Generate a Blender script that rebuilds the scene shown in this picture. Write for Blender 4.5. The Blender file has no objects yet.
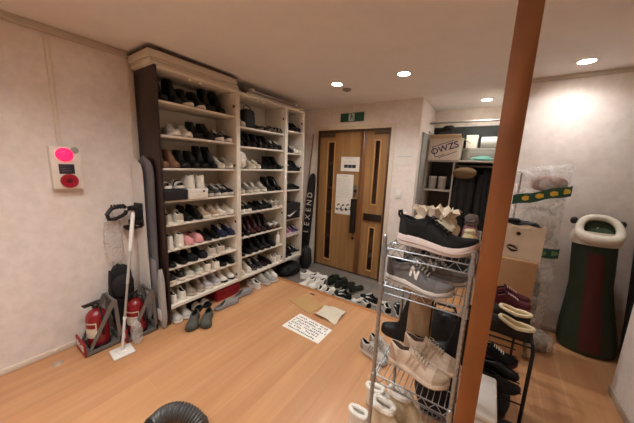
import bpy, bmesh, math, random
from mathutils import Vector, Matrix
sc = bpy.context.scene
COL = sc.collection
PI = math.pi
R = math.radians

# ------------------------------------------------------------------ materials
def lin(c):
    return tuple(((v/12.92) if v <= .04045 else ((v+.055)/1.055)**2.4) for v in c)
def hexc(h):
    return lin(tuple(int(h[i:i+2], 16)/255 for i in (0, 2, 4)))
MATS = {}
def mat(h, rough=.6, kind='plain', metal=0., spec=.5, bump=.0):
    key = (h, rough, kind, metal)
    if key in MATS: return MATS[key]
    m = bpy.data.materials.new('%s_%s' % (kind, h)); m.use_nodes = True
    nt = m.node_tree; b = nt.nodes['Principled BSDF']
    c = hexc(h)
    b.inputs['Base Color'].default_value = (*c, 1)
    b.inputs['Roughness'].default_value = rough
    b.inputs['Metallic'].default_value = metal
    b.inputs['Specular IOR Level'].default_value = spec
    sc_ = {'fabric': 260., 'leather': 90., 'suede': 140., 'fur': 75., 'crumple': 22., 'plain': 40., 'paper': 30.}.get(kind, 40.)
    st_ = {'fabric': .25, 'leather': .12, 'suede': .3, 'fur': .9, 'crumple': .5, 'plain': .03, 'paper': .04}.get(kind, .05)
    tc = nt.nodes.new('ShaderNodeTexCoord')
    n = nt.nodes.new('ShaderNodeTexNoise'); n.inputs['Scale'].default_value = sc_; n.inputs['Detail'].default_value = 3
    nt.links.new(tc.outputs['Object'], n.inputs['Vector'])
    bp = nt.nodes.new('ShaderNodeBump'); bp.inputs['Strength'].default_value = st_; bp.inputs['Distance'].default_value = .004
    nt.links.new(n.outputs['Fac'], bp.inputs['Height']); nt.links.new(bp.outputs['Normal'], b.inputs['Normal'])
    # slight colour mottling
    n2 = nt.nodes.new('ShaderNodeTexNoise'); n2.inputs['Scale'].default_value = sc_*.18; n2.inputs['Detail'].default_value = 4
    nt.links.new(tc.outputs['Object'], n2.inputs['Vector'])
    mx = nt.nodes.new('ShaderNodeMix'); mx.data_type = 'RGBA'
    mo = .05 if kind in ('plain', 'paper') else .16
    mx.inputs[6].default_value = (*[v*(1-mo) for v in c], 1); mx.inputs[7].default_value = (*[min(1, v*(1+mo)) for v in c], 1)
    nt.links.new(n2.outputs['Fac'], mx.inputs[0]); nt.links.new(mx.outputs[2], b.inputs['Base Color'])
    MATS[key] = m
    return m

def emis(name, col, strength):
    m = bpy.data.materials.new(name); m.use_nodes = True
    nt = m.node_tree; nt.nodes.clear()
    o = nt.nodes.new('ShaderNodeOutputMaterial'); e = nt.nodes.new('ShaderNodeEmission')
    e.inputs[0].default_value = (*col, 1); e.inputs[1].default_value = strength
    nt.links.new(e.outputs[0], o.inputs[0]); return m

def wallpaper(name, h, h2):
    m = bpy.data.materials.new(name); m.use_nodes = True
    nt = m.node_tree; b = nt.nodes['Principled BSDF']; b.inputs['Roughness'].default_value = .75
    b.inputs['Specular IOR Level'].default_value = .25
    tc = nt.nodes.new('ShaderNodeTexCoord')
    n = nt.nodes.new('ShaderNodeTexNoise'); n.inputs['Scale'].default_value = 13; n.inputs['Detail'].default_value = 5; n.inputs['Roughness'].default_value = .65
    r = nt.nodes.new('ShaderNodeValToRGB')
    r.color_ramp.elements[0].position = .36; r.color_ramp.elements[1].position = .62
    r.color_ramp.elements[0].color = (*hexc(h2), 1); r.color_ramp.elements[1].color = (*hexc(h), 1)
    nt.links.new(tc.outputs['Object'], n.inputs['Vector']); nt.links.new(n.outputs['Fac'], r.inputs[0]); nt.links.new(r.outputs[0], b.inputs['Base Color'])
    n2 = nt.nodes.new('ShaderNodeTexNoise'); n2.inputs['Scale'].default_value = 120; n2.inputs['Detail'].default_value = 4
    nt.links.new(tc.outputs['Object'], n2.inputs['Vector'])
    bp = nt.nodes.new('ShaderNodeBump'); bp.inputs['Strength'].default_value = .18; bp.inputs['Distance'].default_value = .003
    nt.links.new(n2.outputs['Fac'], bp.inputs['Height']); nt.links.new(bp.outputs['Normal'], b.inputs['Normal'])
    return m

def wood(name, ca, cb, scale, rough, planks=None, axis='Y', seam=None):
    m = bpy.data.materials.new(name); m.use_nodes = True
    nt = m.node_tree; b = nt.nodes['Principled BSDF']; b.inputs['Roughness'].default_value = rough
    tc = nt.nodes.new('ShaderNodeTexCoord')
    mp = nt.nodes.new('ShaderNodeMapping')
    sv = {'Y': (1, .06, 1), 'Z': (1, 1, .06), 'X': (.06, 1, 1)}[axis]
    mp.inputs['Scale'].default_value = sv
    nt.links.new(tc.outputs['Object'], mp.inputs['Vector'])
    n = nt.nodes.new('ShaderNodeTexNoise'); n.inputs['Scale'].default_value = scale; n.inputs['Detail'].default_value = 6; n.inputs['Roughness'].default_value = .6
    n.inputs['Distortion'].default_value = .6
    nt.links.new(mp.outputs[0], n.inputs['Vector'])
    r = nt.nodes.new('ShaderNodeValToRGB'); r.color_ramp.elements[0].position = .3; r.color_ramp.elements[1].position = .7
    r.color_ramp.elements[0].color = (*hexc(ca), 1); r.color_ramp.elements[1].color = (*hexc(cb), 1)
    nt.links.new(n.outputs['Fac'], r.inputs[0])
    out = r.outputs[0]
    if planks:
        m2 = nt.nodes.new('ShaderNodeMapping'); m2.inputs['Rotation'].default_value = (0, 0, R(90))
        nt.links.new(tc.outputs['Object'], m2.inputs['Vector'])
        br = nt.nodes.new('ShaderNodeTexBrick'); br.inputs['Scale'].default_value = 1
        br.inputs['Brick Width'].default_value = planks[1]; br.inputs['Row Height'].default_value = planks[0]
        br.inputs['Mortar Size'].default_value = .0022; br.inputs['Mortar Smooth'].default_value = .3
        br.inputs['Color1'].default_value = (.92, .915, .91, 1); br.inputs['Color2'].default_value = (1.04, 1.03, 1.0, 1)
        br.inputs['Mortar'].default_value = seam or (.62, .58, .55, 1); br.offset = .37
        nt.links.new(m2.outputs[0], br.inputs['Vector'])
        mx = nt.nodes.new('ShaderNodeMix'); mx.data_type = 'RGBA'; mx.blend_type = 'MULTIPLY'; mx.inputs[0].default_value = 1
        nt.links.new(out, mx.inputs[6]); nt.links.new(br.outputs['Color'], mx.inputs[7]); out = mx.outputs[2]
    nt.links.new(out, b.inputs['Base Color'])
    bp = nt.nodes.new('ShaderNodeBump'); bp.inputs['Strength'].default_value = .08; bp.inputs['Distance'].default_value = .002
    nt.links.new(n.outputs['Fac'], bp.inputs['Height']); nt.links.new(bp.outputs['Normal'], b.inputs['Normal'])
    return m

def clear_plastic(name, tint, alpha, rough=.18):
    m = bpy.data.materials.new(name); m.use_nodes = True
    nt = m.node_tree; b = nt.nodes['Principled BSDF']
    b.inputs['Base Color'].default_value = (*hexc(tint), 1); b.inputs['Roughness'].default_value = rough
    tc = nt.nodes.new('ShaderNodeTexCoord')
    n = nt.nodes.new('ShaderNodeTexNoise'); n.inputs['Scale'].default_value = 9; n.inputs['Detail'].default_value = 5; n.inputs['Distortion'].default_value = 1.2
    nt.links.new(tc.outputs['Object'], n.inputs['Vector'])
    mr = nt.nodes.new('ShaderNodeMapRange'); mr.inputs[1].default_value = .35; mr.inputs[2].default_value = .75
    mr.inputs[3].default_value = alpha*.45; mr.inputs[4].default_value = min(1, alpha*1.6)
    nt.links.new(n.outputs['Fac'], mr.inputs[0]); nt.links.new(mr.outputs[0], b.inputs['Alpha'])
    bp = nt.nodes.new('ShaderNodeBump'); bp.inputs['Strength'].default_value = .9; bp.inputs['Distance'].default_value = .02
    nt.links.new(n.outputs['Fac'], bp.inputs['Height']); nt.links.new(bp.outputs['Normal'], b.inputs['Normal'])
    return m

# ------------------------------------------------------------------ mesh builder
class MB:
    def __init__(s): s.v = []; s.f = []; s.m = []
    def add(s, vs, fs, mi=0):
        o = len(s.v); s.v += [tuple(v) for v in vs]
        for f in fs: s.f.append(tuple(i+o for i in f)); s.m.append(mi)
        return s
    def box(s, x0, x1, y0, y1, z0, z1, mi=0, M=None):
        vs = [(x0,y0,z0),(x1,y0,z0),(x1,y1,z0),(x0,y1,z0),(x0,y0,z1),(x1,y0,z1),(x1,y1,z1),(x0,y1,z1)]
        if M: vs = [M @ Vector(v) for v in vs]
        return s.add(vs, [(0,3,2,1),(4,5,6,7),(0,1,5,4),(1,2,6,5),(2,3,7,6),(3,0,4,7)], mi)
    def rbox(s, x0, x1, y0, y1, z0, z1, r=.005, mi=0, M=None):
        # chamfered box
        bm = bmesh.new(); bmesh.ops.create_cube(bm, size=1)
        for v in bm.verts: v.co = Vector(((x0+x1)/2+v.co.x*(x1-x0), (y0+y1)/2+v.co.y*(y1-y0), (z0+z1)/2+v.co.z*(z1-z0)))
        bmesh.ops.bevel(bm, geom=bm.edges[:], offset=r, segments=2, affect='EDGES', profile=.5)
        bm.verts.index_update()
        vs = [(M @ v.co) if M else v.co.copy() for v in bm.verts]; fs = [[v.index for v in f.verts] for f in bm.faces]
        bm.free(); return s.add(vs, fs, mi)
    def tube(s, pts, r, n=8, mi=0, closed=False, cap=True):
        pts = [Vector(p) for p in pts]; k = len(pts); rs = r if isinstance(r, (list, tuple)) else [r]*k
        vs = []; up = None
        for i, p in enumerate(pts):
            if closed: d = pts[(i+1) % k]-pts[i-1]
            else: d = pts[min(i+1, k-1)]-pts[max(i-1, 0)]
            d = d.normalized() if d.length > 1e-9 else Vector((0, 0, 1))
            if up is None:
                up = Vector((0, 0, 1)) if abs(d.z) < .9 else Vector((1, 0, 0))
            a = d.cross(up)
            if a.length < 1e-6: a = d.orthogonal()
            a.normalize(); b = a.cross(d).normalized(); up = b
            for j in range(n):
                t = 2*PI*j/n; vs.append(p+a*(math.cos(t)*rs[i])+b*(math.sin(t)*rs[i]))
        fs = []
        for i in range(k if closed else k-1):
            i2 = (i+1) % k
            for j in range(n): fs.append((i*n+j, i*n+(j+1) % n, i2*n+(j+1) % n, i2*n+j))
        if cap and not closed:
            fs.append(tuple(range(n))[::-1]); fs.append(tuple((k-1)*n+j for j in range(n)))
        return s.add(vs, fs, mi)
    def lathe(s, prof, n=24, c=(0, 0, 0), mi=0, M=None, cap=True):
        vs = []
        for r, z in prof:
            for j in range(n):
                t = 2*PI*j/n; v = Vector((c[0]+r*math.cos(t), c[1]+r*math.sin(t), c[2]+z)); vs.append(M @ v if M else v)
        fs = []
        for i in range(len(prof)-1):
            for j in range(n): fs.append((i*n+j, i*n+(j+1) % n, (i+1)*n+(j+1) % n, (i+1)*n+j))
        if cap:
            fs.append(tuple(range(n))[::-1]); fs.append(tuple((len(prof)-1)*n+j for j in range(n)))
        return s.add(vs, fs, mi)
    def grid(s, rows, mi=0, closed_u=False, closed_v=False, mif=None):
        a = len(rows); b = len(rows[0]); vs = [v for r in rows for v in r]; o = len(s.v); s.v += [tuple(v) for v in vs]
        for i in range(a if closed_u else a-1):
            for j in range(b if closed_v else b-1):
                i2 = (i+1) % a; j2 = (j+1) % b
                s.f.append((o+i*b+j, o+i*b+j2, o+i2*b+j2, o+i2*b+j)); s.m.append(mif(i, j) if mif else mi)
        return s
    def prism(s, poly, z0, z1, mi=0, M=None):
        n = len(poly); vs = [Vector((p[0], p[1], z0)) for p in poly]+[Vector((p[0], p[1], z1)) for p in poly]
        if M: vs = [M @ v for v in vs]
        fs = [tuple(range(n))[::-1], tuple(range(n, 2*n))]+[(i, (i+1) % n, n+(i+1) % n, n+i) for i in range(n)]
        return s.add(vs, fs, mi)
    def mesh(s, name, mats, smooth=True, weld=False, bevel=0, fixn=False):
        me = bpy.data.meshes.new(name); me.from_pydata(s.v, [], s.f)
        for m in (mats if isinstance(mats, (list, tuple)) else [mats]): me.materials.append(m)
        for p, mi in zip(me.polygons, s.m): p.material_index = mi
        bm = bmesh.new(); bm.from_mesh(me)
        if weld: bmesh.ops.remove_doubles(bm, verts=bm.verts[:], dist=1e-5); bmesh.ops.dissolve_degenerate(bm, edges=bm.edges[:], dist=1e-6)
        if bevel: bmesh.ops.bevel(bm, geom=[e for e in bm.edges if len(e.link_faces) == 2 and e.calc_face_angle(0) > .6], offset=bevel, segments=2, affect='EDGES', clamp_overlap=True)
        if fixn: bmesh.ops.recalc_face_normals(bm, faces=bm.faces[:])
        bm.to_mesh(me); bm.free()
        if smooth:
            for p in me.polygons: p.use_smooth = True
            me.set_sharp_from_angle(angle=R(38))
        me.update(); return me
    def build(s, name, mats, parent=None, **k):
        return link(name, s.mesh(name, mats, **k), parent)

def link(name, me, parent=None, M=None):
    o = bpy.data.objects.new(name, me); COL.objects.link(o)
    if parent: o.parent = parent
    if M: o.matrix_local = M
    return o
def tag(o, label=None, cat=None, group=None, kind=None):
    if label: o['label'] = label
    if cat: o['category'] = cat
    if group: o['group'] = group
    if kind: o['kind'] = kind
    return o
def thing(name, label, cat, loc=(0, 0, 0), rz=0, group=None, rot=None):
    o = bpy.data.objects.new(name, None); COL.objects.link(o); o.empty_display_size = .02
    o.location = loc; o.rotation_euler = rot or (0, 0, rz)
    return tag(o, label, cat, group)
def struct(name, mb, m, parent=None, **k):
    o = mb.build(name, m, parent, **k)
    if not parent: o['kind'] = 'structure'
    return o
def textmesh(name, s, size, m, parent, M, ext=.0006, sx=1.0):
    cu = bpy.data.curves.new('t', 'FONT'); cu.body = s; cu.size = size; cu.extrude = ext; cu.align_x = 'CENTER'; cu.align_y = 'CENTER'
    cu.resolution_u = 3; cu.offset = size*.012
    o = bpy.data.objects.new('t', cu); COL.objects.link(o)
    bpy.context.view_layer.update()
    me = bpy.data.meshes.new_from_object(o.evaluated_get(bpy.context.evaluated_depsgraph_get()))
    bpy.data.objects.remove(o); bpy.data.curves.remove(cu)
    me.name = name; me.materials.clear(); me.materials.append(m)
    for v in me.vertices: v.co.x *= sx
    return link(name, me, parent, M)
def frame_mat(o, x, y, z=None):
    """matrix with local x -> x, y -> y, origin o"""
    x = Vector(x).normalized(); y = Vector(y); z = x.cross(y).normalized(); y = z.cross(x)
    return Matrix(((x.x, y.x, z.x, o[0]), (x.y, y.y, z.y, o[1]), (x.z, y.z, z.z, o[2]), (0, 0, 0, 1)))
def rnoise(seed):
    rr = random.Random(seed); w = [(rr.uniform(-1, 1), rr.uniform(-1, 1), rr.uniform(-1, 1), rr.uniform(0, 6.28)) for _ in range(14)]
    def f(p, sc_=1.):
        a = 0
        for i, (x, y, z, ph) in enumerate(w):
            k = sc_*(1+i*.55)
            a += math.sin((x*p[0]+y*p[1]+z*p[2])*k*6+ph)/(1+i*.5)
        return a/4
    return f
def lump(sx, sy, sz, seed, amp=.12, fine=1., p=2.6, nu=26, nv=18, flat=True, taper=0., z0=0.):
    """soft crumpled body: superellipsoid with folds, flat on the ground; base at z = z0"""
    f = rnoise(seed); rows = []
    sg = lambda t, e: math.copysign(abs(t)**e, t)
    for i in range(nv+1):
        a = -PI/2+PI*i/nv; row = []
        for j in range(nu):
            b = 2*PI*j/nu
            x = sg(math.cos(a), 2/p)*sg(math.cos(b), 2/p); y = sg(math.cos(a), 2/p)*sg(math.sin(b), 2/p); z = sg(math.sin(a), 2/p)
            d = 1+amp*f((x, y, z), fine)
            k = 1-taper*(z+1)/2
            zz = (z*d+1)/2*sz
            row.append((x*d*sx/2*k, y*d*sy/2*k, z0+(max(0, zz) if flat else zz)))
        rows.append(row)
    return MB().grid(rows, closed_v=True)
# ------------------------------------------------------------------ shoes
def lerp_table(tb, t):
    for (a, va), (b, vb) in zip(tb, tb[1:]):
        if t <= b: 
            u = (t-a)/(b-a) if b > a else 0; u = u*u*(3-2*u)*.35+u*.65
            return va+(vb-va)*u
    return tb[-1][1]
WT = [(0, 0), (.012, .30), (.035, .48), (.08, .62), (.16, .71), (.28, .72), (.42, .73), (.55, .83), (.67, .96), (.76, 1.), (.84, .95), (.90, .82), (.95, .61), (.985, .33), (1, 0)]
PT = [(0, 0), (.012, .30), (.035, .48), (.08, .62), (.16, .68), (.28, .66), (.42, .68), (.55, .80), (.67, .92), (.76, .93), (.84, .82), (.90, .64), (.95, .44), (.985, .22), (1, 0)]
BASE = dict(name='sneaker', cat='shoe', L=.262, W=.047, st=.030, sf=.022, hh=.068, hm=.052, ht=.075, hv=.050, to=.42, cw=.70, sq=3.2, spring=.012,
            laces=5, tongue=True, upper='222222', sole='e8e2d6', lining=None, lace=None, toecap=None, heel=None, stripe=None, stripe_kind='swoosh',
            collar=None, collar_r=.006, kind='fabric', rough=.75, soled=None, heelh=0, wt=WT, flare=1.04, shaft=None, shaft0=.36, eyestay=None, straps=None, midline=None, pull=None)
SHOE_CACHE = {}
class Shoe:
    def __init__(s, **k):
        s.__dict__.update(BASE); s.__dict__.update(k)
        if s.lining is None: s.lining = '1b1917'
        if s.lace is None: s.lace = 'e6e0d4' if s.upper != '222222' else '1a1a1a'
    def w(s, t): return s.W*lerp_table(s.wt, t)
    def cx(s, t): return .010*math.sin(PI*min(1, max(0, (t-.35)/.65)))*s.W/.047 - .004*max(0, (t-.8)/.2)
    def zs(s, t):
        z = s.st+(s.sf-s.st)*min(1, max(0, (t-.2)/.45)) + s.heelh*(1-min(1, max(0, (t-.18)/.5)))
        return z+s.zb(t)
    def zb(s, t): return s.spring*max(0, (t-.72)/.28)**2
    def H(s, t):
        if t <= s.to:
            return lerp_table([(0, s.hh), (s.to*.15, s.hh*.985), (s.to*.5, s.hm), (s.to*.8, s.hm*.35+s.ht*.65), (s.to, s.ht)], t)
        u = (t-s.to)/(1-s.to)
        return lerp_table([(0, s.ht), (.22, s.ht*.60+s.hv*.40), (.42, s.hv*1.02), (.60, s.hv*.84), (.76, s.hv*.69), (.89, s.hv*.55), (.96, s.hv*.41), (1, s.hv*.24)], u)
    def rim(s, t):
        if t >= s.to: return 0.
        u = abs(2*t/s.to-1); base = min(s.cw*s.w(max(t, .05)), s.W*.60) if s.hh < .13 else s.W*.80*s.cw
        return base*max(0, 1-u**s.sq)**(1/s.sq)
    def y(s, t): return (t-.5)*s.L
    def P(s, t, a, side, off=0.):
        """outer surface: a 0 at the sole, 1 at the collar or ridge"""
        cw = s.rim(t); w = s.w(t); h = s.H(t); z0 = s.zs(t)
        ca = max(0., math.cos(a*PI/2)); sa = math.sin(a*PI/2)
        x = cw+(w-cw)*ca**.85; z = z0+h*sa**.95
        if off:
            n = Vector((ca, 0, sa*.9)); n.normalize(); x += n.x*off*min(1, x/.006); z += n.z*off
        yy = s.y(t)
        if s.hh > .13 and t <= s.to:      # tall shafts stand upright above the ankle
            k = min(1, max(0, (z-z0-.05)/.06)); yt = s.y(s.to*.5)+(t/s.to-.5)*s.L*.40; yy = yy*(1-k)+yt*k
        if off: yy += off*(.8 if t > .9 else (-.8 if t < .06 else 0))
        return Vector((side*x+s.cx(t), yy, z))
    def stations(s):
        T = [0, .012, .035, .08, .14, .2]; to = s.to
        T = [t for t in T if t < to-.03]+[to*.55, to*.68, to*.8, to*.9, to*.96, to]
        T += [to+(1-to)*u for u in (.05, .12, .2, .3, .4, .5, .6, .7, .78, .85, .91, .955, .985, 1)]
        return sorted(set(round(t, 4) for t in T))
    def upper_mb(s):
        T = s.stations(); rows = []; NA = 7
        for t in T:
            half = []
            for i in range(NA): half.append(s.P(t, i/(NA-1), 1))
            cw = s.rim(t); top = s.P(t, 1, 1); cx = s.cx(t); z0 = s.zs(t)
            yc = s.y(s.to*.5)
            th = .006
            if t < s.to:
                xi = max(0, cw-th)
                k = .93
                yt = yc+(top.y-yc)*k; yb = yc+(s.y(t)-yc)*k
                half.append(Vector((cx+xi, yt, top.z+.001)))
                half.append(Vector((cx+xi*1.0, yb*.5+yt*.5, z0+s.H(t)*.5)))
                half.append(Vector((cx+xi*.95, yb, z0+.004)))
            else:
                half += [top.copy(), top.copy(), top.copy()]
            mir = [Vector((2*cx-v.x, v.y, v.z)) for v in half]
            ctr = Vector((cx, half[-1].y, half[-1].z))
            rows.append(mir+[ctr]+half[::-1])
        N = len(rows[0]); c = N//2
        def mif(i, j):
            return 1 if (NA <= j < N-NA-1) and T[i] < s.to*.97 else 0
        return MB().grid(rows, mif=mif)
    def sole_mb(s):
        T = [0, .012, .035, .08, .16, .28, .42, .52, .6, .68, .76, .84, .90, .95, .985, 1]; rows = []
        for t in T:
            w = s.w(t); z1 = s.zs(t)+.003; zb = s.zb(t); cx = s.cx(t); y = s.y(t)*1.018
            if s.heelh and .26 < t < .66: zb = s.zb(t)+(z1-.008-s.zb(t))*min(1, (t-.26)/.06, )*min(1, max(0, (.66-t)/.1))
            f = s.flare; zm = (zb+z1)/2
            pr = [(0, zb), (w*.80*f, zb), (w*.96*f, zb+.004), (w*1.03*f, zm), (w*1.0*f, z1-.004), (w*.93*f, z1), (0, z1)]
            rows.append([Vector((cx+x, y, z)) for x, z in pr]+[Vector((cx-x, y, z)) for x, z in pr[::-1][1:-1]])
        return MB().grid(rows, closed_v=True)
    def patch(s, t0, t1, a0f, a1f, off=.0018, sides=(1, -1), nt=8, na=5):
        mb = MB()
        for sd in sides:
            rows = []
            for i in range(nt+1):
                t = t0+(t1-t0)*i/nt; a0 = a0f(t) if callable(a0f) else a0f; a1 = a1f(t) if callable(a1f) else a1f
                rows.append([s.P(t, a0+(a1-a0)*j/na, sd, off) for j in range(na+1)])
            mb.grid(rows)
        return mb
    def ridge(s, t, x, up=.003):
        """point on the top of the closed zone at lateral x"""
        w = s.w(t); h = s.H(t); z0 = s.zs(t)
        if t < s.to: return Vector((s.cx(t)+x, s.y(t), z0+h+up))
        u = min(1, abs(x)/w); ca = u**(1/.85); sa = math.sqrt(max(0, 1-ca*ca))
        return Vector((s.cx(t)+x, s.y(t), z0+h*sa**.95+up))
    def meshes(s, mirror):
        key = (tuple(sorted((k, str(v)) for k, v in s.__dict__.items())), mirror)
        if key in SHOE_CACHE: return SHOE_CACHE[key]
        dk = lambda h: h if max(int(h[i:i+2], 16) for i in (0, 2, 4)) > 0x3c else ''.join('%02x' % int(int(h[i:i+2], 16)*.62) for i in (0, 2, 4))
        M = lambda h, kind=None, r=None: mat(dk(h), s.rough if r is None else r, kind or s.kind, spec=.3)
        parts = []
        if s.straps:
            parts.append(('sole', s.sole_mb(), [M(s.sole, 'plain')]))
            for (t0, t1, col) in s.straps:
                mb = MB(); 
                for off in (0, .004):
                    mb.grid([[s.P(t0+(t1-t0)*i/5, 1-abs(j)/6, 1 if j >= 0 else -1, off) for j in range(-6, 7)] for i in range(6)])
                parts.append(('strap', mb, [M(col)]))
        else:
            parts.append(('upper', s.upper_mb(), [M(s.upper), M(s.lining, 'fabric', .9)]))
            parts.append(('sole', s.sole_mb(), [M(s.sole, 'plain', .6)]))
        if s.midline:
            mb = MB(); T = [i/24 for i in range(25)]
            for sd in (1, -1): mb.tube([(s.cx(t)+sd*s.w(t)*1.04*s.flare, s.y(t)*1.02, (s.zb(t)+s.zs(t))*.5) for t in T], .003, 5)
            parts.append(('sole_line', mb, [M(s.midline, 'plain')]))
        if s.tongue and s.laces:
            rows = []
            for t, lift, k in ((s.to+.20, .001, .30), (s.to+.12, .0035, .36), (s.to+.04, .006, .42), (s.to-.02, .012, .46), (s.to-.06, .020, .46)):
                w = s.W*k
                rows.append([s.ridge(max(t, s.to), x*w, lift-.002*abs(x)) + Vector((0, (t-max(t, s.to))*s.L, 0)) for x in (-1, -.5, 0, .5, 1)])
            rows2 = [[p+Vector((0, -.001, -.004)) for p in r] for r in rows]
            mb = MB().grid(rows).grid(rows2)
            mb.grid([rows[-1], rows2[-1]])
            parts.append(('tongue', mb, [M(s.shaft and s.upper or s.upper)]))
        if s.laces:
            mb = MB()
            for i in range(s.laces):
                t = s.to+.015+i*(.22/max(1, s.laces-1)) if s.laces > 1 else s.to+.1
                hw = s.W*(.34+.05*i/s.laces)
                t2 = t+.02*(1 if i % 2 else -1)
                for q in ((t, t+.006), (t+.022, t-.004)) if s.L > .28 else ((t, t+.006),):
                    mb.tube([s.ridge(q[0]+(q[1]-q[0])*(u+1)/2, u*hw, .0045) for u in (-1, -.6, 0, .6, 1)], .0031, 5)
            if s.L > .24:
                c = s.ridge(s.to+.01, 0, .010)
                for sd in (1, -1):
                    mb.tube([c, c+Vector((sd*.014, -.002, .006)), c+Vector((sd*.028, .010, -.004)), c+Vector((sd*.020, .018, -.006)), c+Vector((sd*.004, .006, 0))], .0020, 5)
                    mb.tube([c, c+Vector((sd*.012, .016, .0)), c+Vector((sd*.020, .034, -.012))], .0019, 5)
            parts.append(('laces', mb, [M(s.lace, 'fabric')]))
        if s.toecap: parts.append(('toe_cap', s.patch(.80, .998, 0., 1., .0014), [M(s.toecap)]))
        if s.eyestay:
          for sides in ((1,), (-1,)): parts.append(('eyestay', s.patch(s.to-.02, s.to+.25, lambda t: .50+.12*math.sin((t-s.to)*12), lambda t: .86, .0020, sides, nt=8), [M(s.eyestay)]))
        if s.heel: parts.append(('heel_counter', s.patch(.0, .17, 0., lambda t: .95-.9*(t/.17)**2, .0016), [M(s.heel)]))
        if s.stripe:
          for sides in ((1,), (-1,)):
            if s.stripe_kind == 'swoosh':
                mb = s.patch(.20, .62, lambda t: .62-.9*(t-.20) if t < .45 else .30+.2*(t-.45), lambda t: min(.86, .64-.55*(t-.20)+(.55*max(0, (t-.45)))), .0022, sides)
            elif s.stripe_kind == 'bars':
                mb = MB()
                for k in range(3):
                    tt = .34+.075*k
                    for sd in sides:
                        mb.grid([[s.P(tt+q+.085*j/4, .12+.62*j/4, sd, .002) for j in range(5)] for q in (0, .028)])
            elif s.stripe_kind == 'N':
                mb = MB()
                def q(u, v, sd): # letter cell to surface
                    return s.P(.41+.125*u+.016*v, .22+.44*v, sd, .0026)
                for sd in sides:
                    for (p0, p1) in (((0, 0), (0, 1)), ((0, 1), (.78, 0)), ((.78, 0), (.78, 1))):
                        mb.grid([[q(p0[0]+(p1[0]-p0[0])*j/5+d, p0[1]+(p1[1]-p0[1])*j/5, sd) for j in range(6)] for d in (0, .26)])
            else:  # band low round the foxing
                mb = s.patch(.02, .98, .02, .22, .0016, sides, nt=24, na=2)
            parts.append(('side_mark', mb, [M(s.stripe, 'plain')]))
        if s.shaft: parts.append(('shaft_panel', s.patch(.0, s.to+.03, s.shaft0, 1., .0016, nt=12, na=7), [M(s.shaft, 'suede')]))
        if s.collar:
            T = [s.to*u for u in (0, .03, .1, .2, .35, .5, .65, .8, .9, .97, 1)]
            pts = [s.P(t, 1, 1) for t in T]+[s.P(t, 1, -1) for t in T[::-1][1:-1]]
            pts = [Vector((p.x if s.rim(t) else s.cx(t), p.y, p.z)) for p, t in zip(pts, T+T[::-1][1:-1])]
            mb = MB().tube(pts, s.collar_r, 8, closed=True)
            parts.append(('collar', mb, [M(s.collar, 'fur')]))
        if s.pull:
            p = s.P(0.0, .93, 1)
            mb = MB().tube([p+Vector((0, .004, -.012)), p+Vector((0, -.008, .004)), p+Vector((0, -.008, .022)), p+Vector((0, 0, .026)), p+Vector((0, .006, .002))], .005, 6)
            parts.append(('pull_tab', mb, [M(s.pull)]))
        out = []
        for nm, mb, mats in parts:
            if mirror:
                mb.v = [(-v[0], v[1], v[2]) for v in mb.v]; mb.f = [f[::-1] for f in mb.f]
            out.append((nm, mb.mesh(nm, mats, weld=True, fixn=True)))
        SHOE_CACHE[key] = out
        return out

def put_shoe(spec, loc, rz, label, group=None, mirror=False, rot=None):
    t = thing(spec.name, label, spec.cat, loc, rz, group, rot)
    for nm, me in spec.meshes(mirror): link(nm, me, t)
    return t

# kinds
def S(**k): return Shoe(**k)
def runner(u, sole='e6e0d2', **k): return S(upper=u, sole=sole, **{**dict(st=.034, sf=.025, hv=.048), **k})
def canvas(u, sole='e9e3d6', **k): return S(upper=u, sole=sole, **{**dict(st=.024, sf=.022, hh=.060, hm=.05, ht=.07, hv=.044, kind='fabric'), **k})
def hitop(u, sole='e9e3d6', **k): return S(upper=u, sole=sole, **{**dict(hh=.115, hm=.112, ht=.118, hv=.048, to=.38, laces=5), **k})
def ankle(u, sole='15120f', **k): return S(name='ankle_boot', cat='boot', upper=u, sole=sole, **{**dict(hh=.135, hm=.132, ht=.135, hv=.055, to=.42, laces=0, kind='leather', rough=.5, st=.028, sf=.016), **k})
def tall(u, sole='15120f', **k): return S(name='tall_boot', cat='boot', upper=u, sole=sole, **{**dict(hh=.19, hm=.185, ht=.19, hv=.052, to=.42, laces=0, kind='leather', rough=.5, st=.026, sf=.016), **k})
def loafer(u, sole='15120f', **k): return S(name='loafer', upper=u, sole=sole, **{**dict(hh=.055, hm=.042, ht=.052, hv=.040, to=.50, laces=0, kind='leather', rough=.4, st=.022, sf=.010, sq=2.4), **k})
def pump(u, sole='15120f', **k): return S(name='pump', upper=u, sole=sole, **{**dict(hh=.05, hm=.030, ht=.024, hv=.030, to=.68, laces=0, kind='leather', rough=.3, st=.008, sf=.008, heelh=.035, sq=2.2, wt=PT, L=.24, W=.041), **k})
def clog(u, sole=None, **k): return S(name='clog', upper=u, sole=sole or u, **{**dict(hh=.042, hm=.034, ht=.058, hv=.058, to=.52, laces=0, kind='plain', rough=.65, st=.03, sf=.022, sq=2.3, W=.051, cw=.8), **k})
def slipper(u, sole=None, **k): return S(name='slipper', cat='slipper', upper=u, sole=sole or u, **{**dict(hh=.012, hm=.012, ht=.055, hv=.050, to=.48, laces=0, kind='fabric', rough=.9, st=.018, sf=.016, sq=2.6, W=.050, cw=.85), **k})
def sandal(u, sole, straps, **k): return S(name='sandal', upper=u, sole=sole, straps=straps, **{**dict(hh=.05, hm=.05, ht=.055, hv=.05, to=.3, laces=0, st=.026, sf=.022), **k})
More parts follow.
